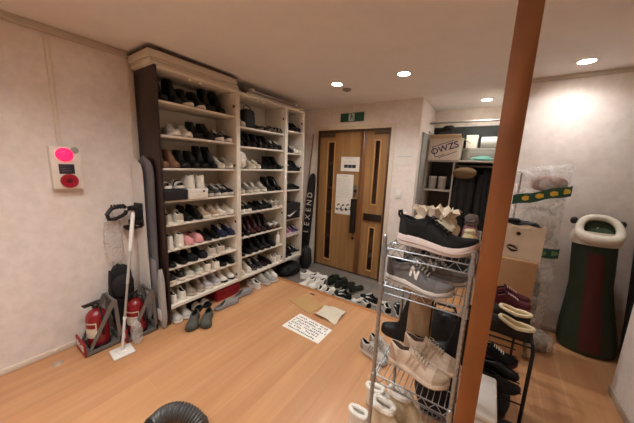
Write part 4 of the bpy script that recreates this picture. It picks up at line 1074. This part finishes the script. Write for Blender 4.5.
# ------------------------------------------------------------------ chrome wire rack
CHROME = mat('aab2b8', .30, 'plain', metal=.95)
RX0, RX1, RY0, RY1 = -.331, -.022, 1.0, 1.372
rack = thing('wire_rack', 'chrome wire shelf rack standing against the wooden post', 'rack', (0, 0, 0))
for x in (RX0, RX1):
    for y in (RY0, RY1):
        pf = [(0, .012)]
        zz = .012
        while zz < 1.23:
            pf += [(.0088, zz), (.0088, zz+.020), (.0078, zz+.0215), (.0078, zz+.0235)]; zz += .025
        MB().lathe(pf+[(.0088, 1.236), (0, 1.238)], 12, c=(x, y, 0), cap=False).build('post', CHROME, rack)
        MB().lathe([(0, .0005), (.012, .0005), (.013, .006), (.009, .014)], 12, c=(x, y, 0), cap=False).build('levelling_foot', mat('2a2826', .5, 'plain'), rack)
RZ = [1.190, 1.030, .605, .215]
for k, z in enumerate(RZ):
    mb = MB()
    for dz_ in (0, -.032):
        for a, b in (((RX0, RY0), (RX1, RY0)), ((RX0, RY1), (RX1, RY1)), ((RX0, RY0), (RX0, RY1)), ((RX1, RY0), (RX1, RY1))):
            mb.tube([(*a, z-.004+dz_), (*b, z-.004+dz_)], .0028, 6)
    def zig(a, b, n):
        a = Vector((*a, 0)); b = Vector((*b, 0)); pts = []
        for i in range(n+1):
            p = a+(b-a)*i/n; p.z = z-.004-(.032 if i % 2 else 0); pts.append(p)
        mb.tube(pts, .0022, 5)
    zig((RX0, RY0), (RX1, RY0), 12); zig((RX0, RY1), (RX1, RY1), 12); zig((RX0, RY0), (RX0, RY1), 10); zig((RX1, RY0), (RX1, RY1), 10)
    for i in range(1, 14):
        x = RX0+(RX1-RX0)*i/14; mb.tube([(x, RY0, z-.0018), (x, RY1, z-.0018)], .0017, 5)
    for y in (1.1, 1.2): mb.tube([(RX0, y, z-.006), (RX1, y, z-.006)], .0025, 5)
    s_ = mb.build('wire_grate', CHROME, rack)
    for x in (RX0, RX1):
        for y in (RY0, RY1): MB().lathe([(.0086, -.040), (.0135, -.038), (.0115, .003), (.0086, .005)], 12, c=(x, y, z), cap=False).build('corner_collar', CHROME, s_)
RG = 'shoes on the wire rack'
def rk(spec, x, y, z, a, label, mirror=False, rot=None): return put_shoe(spec, (x, y, z+.0006), R(a), label, RG, mirror, rot)
# black runner on top
hero = S(L=.295, W=.050, st=.046, sf=.034, hh=.070, hm=.056, ht=.078, hv=.044, upper='1b1b1c', sole='e3d3cb', lining='101010', laces=6, lace='161616', heel='3a3936', kind='fabric', pull='1b1b1c', collar='1e1e1f', collar_r=.006, stripe='232324', spring=.026, flare=1.06, midline='c9b7ae')
rk(hero, -.160, 1.085, RZ[0], -97, 'large black sneaker with thick pinkish-white sole on top of the wire rack')
nb = S(L=.265, W=.047, st=.034, sf=.024, hh=.068, hm=.056, ht=.078, hv=.046, upper='6f6d6b', sole='d6d0c6', lining='3a3836', laces=6, lace='c9c6c2', eyestay='5b5957', stripe='e4dfd6', stripe_kind='N', heel='55524f', toecap='7d7a77', kind='suede', midline='8e8a86')
rk(nb, -.200, 1.050, RZ[1], -97, 'grey suede sneaker with white letter N on second rack shelf')
rk(nb, -.165, 1.175, RZ[1], -92, 'grey sneaker standing behind its lettered mate on second rack shelf', True)
bg = S(L=.262, W=.044, st=.030, sf=.026, hh=.070, hm=.056, ht=.074, hv=.048, upper='d3bda6', sole='dccab6', lining='6d5646', laces=6, lace='c9baa4', heel='ad8d72', toecap='b39c82', stripe='b89b80', stripe_kind='bars', kind='suede', eyestay='b79c80', midline='bfa88c')
rk(bg, -.174, 1.112, RZ[2], -98, 'beige suede sneaker at the front of the third rack shelf')
rk(bg, -.135, 1.214, RZ[2], -97, 'beige suede sneaker behind its mate on the third rack shelf', True)
tb = S(name='ankle_boot', cat='boot', L=.25, W=.041, shaft0=.10, cw=.9, st=.03, sf=.02, hh=.275, hm=.272, ht=.275, hv=.06, upper='1d1a19', sole='141312', lining='2a211b', laces=0, shaft='94785a', kind='leather', rough=.5)
rk(tb, -.285, 1.309, RZ[2], 88, 'boot with tan suede shaft and black foot at the rack back')
rk(tall('141211', hh=.27, hm=.265, ht=.27, L=.22, W=.041), -.048, 1.309, RZ[2], 88, 'plain black tall boot beside the tan-shafted boot at the rack back')
ub = S(name='fur_boot', cat='boot', L=.24, W=.046, st=.022, sf=.018, hh=.165, hm=.16, ht=.165, hv=.055, upper='cfbd9d', sole='b8a587', lining='e6dccb', laces=0, collar='efe8da', collar_r=.015, kind='suede', rough=.9)
rk(ub, -.225, 1.065, RZ[3], -96, 'cream fur-lined boot at the front of the lowest rack shelf')
rk(ub, -.180, 1.180, RZ[3], -92, 'cream fur-lined boot second on the lowest rack shelf', True)
fu = S(name='fur_boot', cat='boot', L=.24, W=.050, st=.02, sf=.018, hh=.105, hm=.10, ht=.105, hv=.055, upper='d9d0c0', sole='c4b9a6', lining='efe8dc', laces=0, collar='f0eade', collar_r=.013, kind='fur', rough=.95)
fl(fu, -.400, 1.215, -90, 'white fluffy ankle boot on the floor between the left rack posts')
fl(fu, -.385, 1.432, -86, 'white fluffy ankle boot on the floor behind the rack', True)
sv = runner('b8b0a4', sole='d6d0c4', heel='8f877c', stripe='8a8682', stripe_kind='bars', lace='d8d2c6', L=.25, W=.044)
fl(sv, -.620, 1.825, -106, 'silver-beige sneaker on the wooden floor left of the wire rack', True)
fl(sv, -.585, 1.945, -100, 'silver-beige sneaker beside its mate partly behind the rack post')
# things on the rack top behind the black sneaker
t = thing('lace_pouch', 'cream frilly cloth pouch behind the black sneaker on the rack', 'pouch', (-.190, 1.222, RZ[0]))
lump(.19, .10, .125, 61, .2, 1.9, z0=.0006).build('pouch_body', mat('e0d2b8', .8, 'crumple'), t)
mb = MB(); rows = []
for q, (rr_, z) in enumerate(((.060, .105), (.066, .120), (.074, .134), (.084, .146))):
    rows.append([Vector((rr_*1.1*math.cos(a)*(1+.12*math.sin(a*13)), rr_*.7*math.sin(a)*(1+.12*math.sin(a*11)), z+.006*math.sin(a*9+q)*q/2+.012*rnoise(6)((math.cos(a), math.sin(a), q*.3), 1.6)*q)) for a in [2*PI*j/54 for j in range(54)]])
mb.grid(rows, closed_v=True).build('frill', mat('e8dcc6', .8, 'crumple'), t)
t = thing('cloth_bundle', 'dusty pink rolled cloth on the rack beside the cream pouch', 'cloth', (-.055, 1.255, RZ[0]))
lump(.055, .10, .095, 62, .15, 1.3, z0=.0006).build('roll', mat('a3707a', .9, 'crumple'), t)
lump(.05, .08, .05, 63, .25, 1.8, z0=.085).build('grey_fold', mat('6f645f', .9, 'crumple'), t)
t = thing('cloth_bundle', 'pale yellow rolled cloth beside the black sneaker toe on the rack', 'cloth', (-.050, 1.165, RZ[0]))
lump(.055, .05, .075, 64, .12, 1.3, z0=.0006).build('roll', mat('d9cd9c', .9, 'crumple'), t)
lump(.04, .035, .02, 65, .12, 1.3, z0=.070).build('fold', mat('e2d8ad', .9, 'crumple'), t)

t = thing('duffel_bag', 'tall black soft bag standing on the floor behind the wire rack', 'bag', (-.135, 1.59, 0))
lump(.235, .17, .70, 75, .10, 1.2, z0=.0006, p=3.2).build('bag_body', mat('0f0f10', .7, 'crumple'), t)
MB().tube([(-.06, 0, .68), (-.05, -.02, .74), (.05, -.02, .74), (.06, 0, .68)], .008, 6).build('handle', mat('1b1a1b', .6, 'fabric'), t)

# ------------------------------------------------------------------ right of the post: white bin, black shoe rack
t = thing('storage_bin', 'white plastic bin standing on the floor behind the wooden post', 'bin', (.075, 1.33, 0))
MB().rbox(-.065, .065, -.14, .14, .0006, .46, .025).build('bin_body', mat('d8d4cc', .45, 'plain'), t)
MB().rbox(-.068, .068, -.143, .143, .455, .485, .012).build('lid', mat('e2ded6', .45, 'plain'), t)
BLK = mat('151313', .4, 'plain', metal=.3)
KX0, KX1, KY0, KY1 = .010, .285, 1.64, 2.36
kr = thing('shoe_rack', 'black metal two-tier shoe rack beside the wooden post', 'rack', (0, 0, 0))
for x in (KX0, KX1):
    pts = [(x, KY0, .0006), (x, KY0, .580), (x, KY0+.03, .610), (x, KY1-.03, .610), (x, KY1, .580), (x, KY1, .0006)]
    MB().tube(pts, .009, 10).build('side_hoop', BLK, kr)
for z in (.612, .270):
    mb = MB()
    for i in range(9):
        y = KY0+(KY1-KY0)*i/8; mb.tube([(KX0, y, z), (KX1, y, z)], .0045, 6)
    mb.build('tier_grating', BLK, kr)
KG = 'shoes on the black shoe rack'
fs = slipper('3a2a22', sole='1d1715', lining='d9c9a4', hh=.05, hm=.046, ht=.07, hv=.062, to=.56, collar='e0d2ae', collar_r=.010, L=.27, W=.058, kind='suede')
put_shoe(fs, (.145, 1.705, .6195), R(86), 'dark slipper with cream fur lining at the rack front', KG)
put_shoe(fs, (.150, 1.870, .6195), R(90), 'dark slipper with cream fur lining second on the rack', KG, True)
mr = runner('4b161d', sole='6a2a2e', lace='b79a94', L=.24, W=.042)
put_shoe(mr, (.190, 2.05, .6195), R(-80), 'maroon sneaker on the black rack just behind the fur-lined slippers', KG)
put_shoe(mr, (.190, 2.16, .6195), R(-84), 'maroon sneaker on the black rack nearest the cardboard box', KG, True)
bl = loafer('141213', L=.24, W=.045)
put_shoe(bl, (.160, 1.72, .275), R(-88), 'black loafer on the lower tier, nearest the post', KG)
put_shoe(bl, (.160, 1.84, .275), R(-92), 'black loafer on the lower tier, second from the post', KG, True)
put_shoe(runner('1a181a', sole='4b1d22', L=.24, W=.045), (.160, 1.96, .275), R(-90), 'black sneaker with red sole on the lower tier', KG)
t = thing('bag', 'black soft bag on the floor under the black shoe rack', 'bag', (.150, 1.90, 0))
lump(.22, .40, .185, 71, .12, 1.2, z0=.0006).build('bag_body', mat('121112', .8, 'crumple'), t)
MB().tube([(-.04, -.1, .16), (-.03, -.14, .20), (.03, -.14, .20), (.04, -.1, .16)], .006, 6).build('handle', mat('1b1a1b', .7, 'fabric'), t)
t = thing('bag', 'dark green-black bag in front of the black shoe rack legs', 'bag', (.235, 1.53, 0))
lump(.17, .18, .20, 72, .12, 1.2, z0=.0006).build('bag_body', mat('171a17', .8, 'crumple'), t)
MB().tube([(-.03, 0, .185), (-.03, -.02, .225), (.03, -.02, .225), (.03, 0, .185)], .005, 6).build('handle', mat('1b1a1b', .7, 'fabric'), t)

# cardboard boxes with the printed white bag
CB = mat('a5805a', .8, 'paper')
t = thing('cardboard_box', 'tall brown cardboard box under the white bag with lips print', 'box', (.225, 2.62, 0))
MB().rbox(-.145, .135, -.14, .14, .0006, .835, .003).build('box_body', CB, t)
MB().rbox(-.148, .138, -.1412, -.1398, .50, .55, .0004).build('packing_tape', mat('8f6b46', .4, 'plain'), t)
MB().rbox(-.145, .0, -.142, .142, .8345, .8385, .001).rbox(.002, .137, -.142, .142, .8345, .8385, .001).build('top_flap', mat('b08a62', .8, 'paper'), t)
t = thing('shopping_bag', 'white shopping bag with black lips print standing on the cardboard box', 'bag', (.225, 2.60, .839))
W2 = mat('d9cdb9', .6, 'paper'); f = rnoise(77); n = 10
def wallq(a, b, ins=.0):
    return [[Vector((a[0]+(b[0]-a[0])*i/n, a[1]+(b[1]-a[1])*i/n, .0008+.27*j/6+(.006*math.sin(i*1.3) if j == 6 else 0)))+Vector((0, .012*f((i/n, j/6, a[0]*9), .8), 0))*(0 if i in (0, n) else 1) for j in range(7)] for i in range(n+1)]
mb = MB(); c4 = [(-.125, -.075), (.150, -.075), (.150, .075), (-.125, .075)]
for a, b in zip(c4, c4[1:]+c4[:1]): mb.grid(wallq(a, b))
mb.add([(*p, .0008) for p in c4], [(0, 1, 2, 3)])
mb.build('bag_body', W2, t, weld=True, fixn=True)
mb = MB()
for sgn in (1, -1):
    rows = []
    for i in range(15):
        u = -1+2*i/14; up_ = (1-u*u)**.8
        notch = 1-.28*math.exp(-(u/.18)**2) if sgn > 0 else 1
        rows.append([Vector((-.035+.040*u, -.0925, .085-.010*u+sgn*.009*(1-abs(u)))), Vector((-.035+.040*u, -.0925, .085-.010*u+sgn*(.009*(1-abs(u))+.021*up_*notch)))])
    mb.grid(rows)
M_ = Matrix.Translation((0, 0, 0))
mb.build('lips_print', INK, t, smooth=False)
MB().lathe([(0, 0), (.015, 0), (.015, .001), (0, .001)], 16, M=frame_mat((-.010, -.090, .205), (1, 0, 0), (0, 0, 1)), cap=False).build('round_print', INK, t, smooth=False, fixn=True)
MB().tube([(-.06, -.077, .24), (-.055, -.095, .262), (.0, -.10, .25), (.055, -.095, .255), (.06, -.077, .24)], .004, 6).build('handle', mat('cbbfa9', .6, 'plain'), t)
t = thing('folded_garment', 'black folded garment stuffed in the top of the lips-print bag', 'garment', (.235, 2.598, 1.060))
lump(.22, .11, .075, 81, .28, 2.2).build('cloth', mat('121113', .85, 'crumple'), t)
lump(.09, .05, .03, 82, .15, 1.5).build('sleeve', mat('1e1d20', .85, 'crumple'), t).location = (-.06, -.02, .062)

# ------------------------------------------------------------------ big clear bag with green tape
t = thing('clear_bag', 'tall clear plastic bag with green and yellow tape against the wall', 'plastic bag', (.345, 3.02, 0), R(4))
f = rnoise(90); rows = []
for i in range(25):
    z = 1.56*i/24; row = []
    for j in range(28):
        a = 2*PI*j/28; k = 1.0 if z < 1.45 else 1-.9*((z-1.45)/.11)**2*.55
        x = math.copysign(abs(math.cos(a))**.55, math.cos(a))*.19*(1+.05*math.sin(z*4)); y = math.copysign(abs(math.sin(a))**.7, math.sin(a))*.095*k
        d = 1+.13*f((math.cos(a), math.sin(a), z*1.3), 1.4)
        row.append(Vector((x*d, y*d, .0008+z+(.04*math.cos(a+.4) if i > 20 else 0))))
    rows.append(row)
film = MB().grid(rows, closed_v=True).build('bag_film', clear_plastic('bag_film', 'f2efeb', .36, .10), t)
GT = mat('0f4a34', .4, 'plain'); YT = mat('d2b23a', .4, 'plain')
def band(zc_, tilt, h_, yel):
    rows = []
    for z in (-h_/2, h_/2):
        rows.append([Vector((x, -.112-.012*math.cos(x*9), zc_+z+tilt*x+.006*math.sin(x*30))) for x in [-.19+.38*i/16 for i in range(17)]])
    b = MB().grid(rows).grid([[p+Vector((0, .002, 0)) for p in r] for r in rows]).build('printed_band', GT, t)
    for q, x in enumerate((-.10, -.01, .08, .155)):
        mb = MB(); w = .028; zz = zc_+tilt*x
        yy = -.1135-.012*math.cos(x*9)
        mb.add([(x-w, yy, zz-.012), (x-w*.3, yy, zz-.024), (x+w, yy, zz-.010), (x+w*.8, yy, zz+.018), (x-w*.2, yy, zz+.022), (x-w, yy, zz+.008)], [(0, 1, 2, 3, 4, 5)])
        mb.build('tape_mark', YT if yel else mat('5d8a5a', .4, 'plain'), b, smooth=False)
band(1.325, .30, .085, True); band(.815, .16, .085, False)
mb = lump(.25, .11, .13, 91, .10, 1.)
o = mb.build('wrapped_cushion', mat('85604f', .8, 'crumple'), t); o.location = (.06, .0, 1.36)
o = lump(.26, .10, .34, 92, .18, 1.4).build('wrapped_cloth', mat('cdc8c1', .6, 'crumple'), t); o.location = (.02, .0, .88)
o = lump(.27, .12, .68, 93, .12, 1.2).build('wrapped_bundle', mat('5f5a52', .7, 'crumple'), t); o.location = (0, 0, .03)
MB().tube([(-.155, -.06, 1.10), (-.15, -.05, 1.30), (-.145, -.04, 1.52)], .007, 8).build('umbrella_stick', mat('4a4440', .4, 'plain', metal=.4), t)
t = thing('clear_bag', 'low clear plastic bag sagging on the floor below the tall one', 'plastic bag', (.475, 2.80, 0))
lump(.26, .19, .165, 94, .14, 1.2, z0=.0008).build('bag_film', clear_plastic('low_film', 'cfc9bd', .42, .2), t)
o = lump(.18, .12, .10, 95, .15, 1.2, z0=.004).build('wrapped_content', mat('7c7466', .8, 'crumple'), t)
t = thing('storage_pouch', 'small white pouch lying between cardboard box and clear bag', 'pouch', (.42, 2.60, 0))
lump(.07, .09, .17, 96, .2, 1.6, z0=.0008).build('pouch_body', mat('b9b1a3', .5, 'crumple'), t)
MB().tube([(-.02, 0, .15), (-.02, 0, .19), (.02, 0, .19), (.02, 0, .15)], .004, 6).build('loop', mat('a39b8e', .5, 'plain'), t)

# ------------------------------------------------------------------ green bag with white collar
t = thing('padded_bag', 'tall dark green bag with thick white collar leaning on the wall', 'bag', (.850, 3.035, 0))
f = rnoise(99); rows = []; n = 30
prof = [(0, .17), (.04, .19), (.15, .188), (.30, .172), (.45, .150), (.60, .136), (.75, .140), (.88, .138), (1.0, .138)]
for z, r in prof:
    row = []
    for j in range(n):
        a = 2*PI*j/n; d = 1+.10*f((math.cos(a), math.sin(a), z*1.2), 1.1)
        row.append(Vector((-.085*z+r*d*math.cos(a), .03*z+.62*r*d*math.sin(a), .0008+z)))
    rows.append(row)
rows.insert(0, [Vector((0, 0, .0008)) for _ in range(n)])
for q, zz in ((.8, 1.0), (.75, .90), (.3, .84)):
    rows.append([Vector((-.085*zz+.14*q*math.cos(a), .03+.087*q*math.sin(a), zz)) for a in [2*PI*j/n for j in range(n)]])
MB().grid(rows, closed_v=True).build('bag_body', mat('25331f', .6, 'crumple'), t, weld=True, fixn=True)
mb = MB(); rows = []
for z, r in prof[1:8]:
    row = []
    for j in range(9):
        a = R(-112+5.5*j*1.0); d = 1.02+.10*f((math.cos(a), math.sin(a), z*1.2), 1.1)
        row.append(Vector((-.085*z+r*d*math.cos(a), .03*z+.62*r*d*math.sin(a)-.002, .0008+z)))
    rows.append(row)
mb.grid(rows).build('red_panel', mat('4f1d18', .7, 'crumple'), t)
# white collar: a thick tilted ring, its mouth towards the room
pts = []; rr_ = []
for i in range(36):
    a = 2*PI*i/36
    k = 1-.14*math.sin(a); pts.append(Vector((-.085+.118*k*math.copysign(abs(math.cos(a))**.75, math.cos(a)), -.035+.065*math.sin(a), 1.085+.085*math.copysign(abs(math.sin(a))**.85, math.sin(a))))); rr_.append(.026+.016*max(0, -math.sin(a)))
MB().tube(pts, rr_, 14, closed=True).build('collar', mat('ded4c2', .85, 'fabric'), t)
rows = [[Vector((-.085+.118*k*math.cos(a), .012+.05*k*math.sin(a), 1.085+.09*k*math.sin(a))) for a in [2*PI*j/24 for j in range(24)]] for k in (.05, .5, 1)]
MB().grid(rows, closed_v=True).build('green_lining', mat('2c4029', .7, 'crumple'), t)
rows = [[Vector((-.085+r*math.cos(a), .01+.62*r*math.sin(a), z)) for a in [2*PI*j/28 for j in range(28)]] for r, z in ((.148, .945), (.156, .97), (.156, 1.02), (.145, 1.06))]
MB().grid(rows, closed_v=True).build('collar_skirt', mat('ded4c2', .85, 'fabric'), t)
for x in (-.235, .045): lump(.05, .04, .06, 5, .05, 1., p=2, flat=False, z0=1.10).build('knob', mat('171415', .5, 'plain'), t).location = (x, .01, 0)
t = thing('board_bag', 'black flat board bag leaning at the right edge by the wall', 'bag', (0, 0, 0))
t.matrix_world = lean((1.205, 2.93, .002), (1.185, 3.165, 1.25), (0, 1, 0))
board_mesh(1.25, .35, .02, .03, 0.).build('bag_body', mat('100f10', .6, 'fabric'), t, weld=True, fixn=True)
MB().tube([(-.10, -.005, .45), (-.10, -.03, .50), (-.10, -.03, .70), (-.10, -.005, .75)], .009, 6).build('carry_strap', mat('1b1a1b', .6, 'fabric'), t)

# ------------------------------------------------------------------ closet
GP = mat('8d8881', .5, 'plain')
t = thing('grey_panel', 'tall grey flat panel leaning on the closet side wall', 'panel', (0, 0, 0))
MB().rbox(NX0+.003, NX0+.020, 3.56, 3.865, .0006, 1.965, .003).build('panel_sheet', GP, t)
t.name = 'flat_panel'
MB().rbox(NX0+.002, NX0+.021, 3.557, 3.867, 1.960, 1.972, .002).build('edge_strip', mat('6d6862', .5, 'plain'), t)
SH = mat('b9b2a6', .5, 'plain')
cl = thing('closet_shelving', 'grey closet shelving with hanging rail behind the wire rack', 'shelving', (0, 0, 0))
for x in (NX0+.003, NX1-.022): MB().rbox(x, x+.018, 3.90, NY-.01, .0006, 2.03, .002).build('upright', SH, cl)
for z in (1.645, 1.245-.0):
    x1 = NX1-.022 if z > 1.5 else -.47
    MB().rbox(NX0+.021, x1, 3.90, NY-.01, z-.022, z, .002).build('shelf_board', SH, cl)
MB().rbox(-.470, -.452, 3.92, NY-.01, .0006, 1.622, .002).build('upright', SH, cl)
MB().box(NX0+.003, NX1-.004, NY-.009, NY-.002, .0006, 2.12).build('back_board', mat('252a25', .6, 'plain'), cl, smooth=False)
MB().tube([(NX0+.003, 3.92, 2.13), (NX1-.004, 3.92, 2.13)], .012, 10).build('top_rail', mat('8f8a82', .4, 'plain', metal=.6), cl)
MB().tube([(-.452, 4.05, 1.575), (NX1-.022, 4.05, 1.575)], .012, 10).build('hanging_rail', mat('8f8a82', .4, 'plain', metal=.6), cl)
ZS = 1.6455
t = thing('carton', 'white carton with slanted blue lettering and open flaps in the closet', 'box', (-.598, 4.03, ZS))
KB = mat('e0d6c4', .7, 'paper')
mb = MB()
mb.box(-.19, .19, -.15, -.146, .0005, .285).box(-.19, .19, .146, .15, .0005, .285).box(-.19, -.186, -.146, .146, .0005, .285).box(.186, .19, -.146, .146, .0005, .285).box(-.186, .186, -.146, .146, .0005, .005)
mb.build('box_body', KB, t, smooth=False)
MB().rbox(-.19, .19, -.235, -.146, .2855, .290, .001, M=Matrix.Translation((0, -.147, .285)) @ Matrix.Rotation(R(-22), 4, 'X') @ Matrix.Translation((0, .147, -.285))).build('front_flap', mat('d3bb98', .7, 'paper'), t)
MB().rbox(.188, .31, -.146, .045, .2855, .290, .001, M=Matrix.Translation((.188, 0, .287)) @ Matrix.Rotation(R(32), 4, 'Y') @ Matrix.Translation((-.188, 0, -.287))).build('side_flap', mat('cdb894', .7, 'paper'), t)
BLUE = mat('23275c', .6, 'plain')
MF = frame_mat((.005, -.1508, .150), (math.cos(.33), 0, math.sin(.33)), (-math.sin(.33), 0, math.cos(.33)))
textmesh('lettering', 'OWZS', .115, BLUE, t, MF)
mb = MB()
for a, b in (((-.135, .065), (.125, .065)), ((-.135, .065), (-.135, -.075)), ((-.135, -.075), (-.02, -.075)), ((-.10, -.095), (.13, -.085))):
    a = Vector((*a, .0007)); b = Vector((*b, .0007)); d = (b-a).normalized(); nn = Vector((-d.y, d.x, 0))*.004
    mb.add([a-nn, b-nn, b+nn, a+nn], [(0, 1, 2, 3)])
mb.build('printed_frame', BLUE, t, smooth=False).matrix_local = MF
t = thing('knit_bundle', 'black knitted bundle sticking out of the open carton', 'cloth', (-.640, 4.03, ZS+.006))
lump(.30, .24, .415, 101, .08, 1.3).build('bundle', mat('16120f', .95, 'fur'), t)
lump(.14, .12, .07, 102, .1, 1.3).build('fold', mat('1e1815', .95, 'fur'), t).location = (.05, -.02, .385)
t = thing('carton', 'small white carton behind the open lettered one, on the grey ledge box', 'box', (-.305, 4.18, ZS+.1695))
MB().rbox(-.065, .065, -.07, .07, .0005, .165, .002).build('box_body', KB, t)
MB().rbox(-.067, .067, -.072, .072, .135, .170, .002).build('box_lid', mat('d9cfbd', .7, 'paper'), t)
t = thing('paper_roll', 'pale roll lying on the top closet board beside the wooden post', 'roll', (-.045, 4.18, ZS+.0755+.1695))
MB().lathe([(0, -.11), (.075, -.11), (.075, .11), (0, .11)], 24, M=Matrix.Rotation(PI/2, 4, 'Y') if False else frame_mat((-.045, 0, 0), (0, 1, 0), (0, 0, 1)), cap=False).build('roll_body', mat('bdb7ae', .4, 'plain'), t, fixn=True)
MB().lathe([(.030, -.112), (.034, -.112), (.034, .112), (.030, .112)], 20, M=frame_mat((-.045, 0, 0), (0, 1, 0), (0, 0, 1)), cap=False).build('core', mat('8a6d4c', .7, 'plain'), t, fixn=True)
t = thing('carton', 'long grey box under the pale roll on the top closet board', 'box', (-.172, 4.18, ZS))
MB().rbox(-.22, .22, -.085, .085, .0005, .165, .003).build('box_body', mat('9b958b', .6, 'paper'), t)
MB().rbox(-.222, .222, -.087, .087, .135, .169, .003).build('box_lid', mat('a59f95', .6, 'paper'), t)
t = thing('folded_cloth', 'teal folded cloth lying on the top closet board', 'cloth', (-.16, 3.965, ZS))
lump(.24, .11, .045, 103, .2, 1.8).build('cloth', mat('6fae9c', .8, 'crumple'), t)
lump(.14, .08, .02, 104, .2, 1.8).build('upper_fold', mat('82bda9', .8, 'crumple'), t).location = (.02, 0, .038)
for i, x in enumerate((-.715, -.590)):
    t = thing('tin_can', ['pale grey canister on the lower closet board, nearer the side panel', 'pale grey canister on the lower closet board, nearer the hanging coats'][i], 'canister', (x, 4.0, 1.2455), 0, 'canisters in the closet')
    MB().lathe([(0, .0005), (.048, .0005), (.052, .006), (.052, .16), (0, .16)], 22, cap=False).build('can_body', mat('a29c93', .4, 'plain'), t, fixn=True)
    MB().lathe([(0, .178), (.050, .178), (.054, .172), (.054, .158), (0, .158)], 22, cap=False).build('lid', mat('c9c3b9', .4, 'plain'), t, fixn=True)
def coat(x, w, col, label, fur=None, L=.85, yy=4.05):
    t = thing('coat', label, 'coat', (x, yy, 1.575), 0, 'coats hanging in the closet')
    f = rnoise(int(abs(x)*1000)); rows = []
    for z, hw, hd in ((-.030, .02, .02), (-.05, .06, .05), (-.08, w*.8, .075), (-.16, w, .085), (-.40, w*.95, .085), (-.65, w*1.0, .09), (-L, w*1.05, .09), (-L-.005, w*.6, .05)):
        rows.append([Vector((hw*math.cos(a)*(1+.10*f((math.cos(a), math.sin(a), z*3), 1.2)), hd*math.sin(a)*(1+.25*f((math.cos(a)*2, math.sin(a), z*1), 1.2)), z)) for a in [2*PI*j/24 for j in range(24)]])
    MB().grid(rows, closed_v=True).build('coat_body', mat(col, .75, 'crumple'), t)
    for sx in (-1, 1):
        MB().tube([(sx*w*.75, -.02, -.11), (sx*w*1.02, -.04, -.30), (sx*w*1.0, -.07, -.52), (sx*w*.9, -.08, -.68)], [.05, .052, .046, .042], 12).build('sleeve', mat(col, .75, 'crumple'), t)
    MB().tube([(-w*.7, 0, -.09), (0, 0, -.028), (w*.7, 0, -.09)], .006, 6).tube([(0, 0, -.028), (0, 0, -.010), (.012, 0, .008), (0, 0, .0185), (-.014, 0, .008)], .0022, 6).build('hanger', mat('4a4642', .5, 'plain'), t)
    if fur: lump(.27, .12, .145, 104, .16, 2.2, p=2.3).build('fur_collar', mat(fur, .95, 'fur'), t).location = (0, -.115, -.165)
    return t
coat(-.325, .085, '080808', 'black coat with brown fur collar hanging nearest the canisters', fur='6f5638', yy=4.03)
coat(-.075, .065, '070708', 'plain black coat hanging nearest the wooden post')

# ------------------------------------------------------------------ world and view
w = bpy.data.worlds.new('world'); sc.world = w; w.use_nodes = True
w.node_tree.nodes['Background'].inputs[0].default_value = (.9, .8, .7, 1); w.node_tree.nodes['Background'].inputs[1].default_value = .0
vs = sc.view_settings
sc.display_settings.display_device = 'sRGB'; vs.view_transform = 'Standard'; vs.look = 'None'; vs.gamma = 1; vs.exposure = 2.5; vs.use_curve_mapping = False
sc.cycles.max_bounces = 8; sc.cycles.diffuse_bounces = 5; sc.cycles.transparent_max_bounces = 16
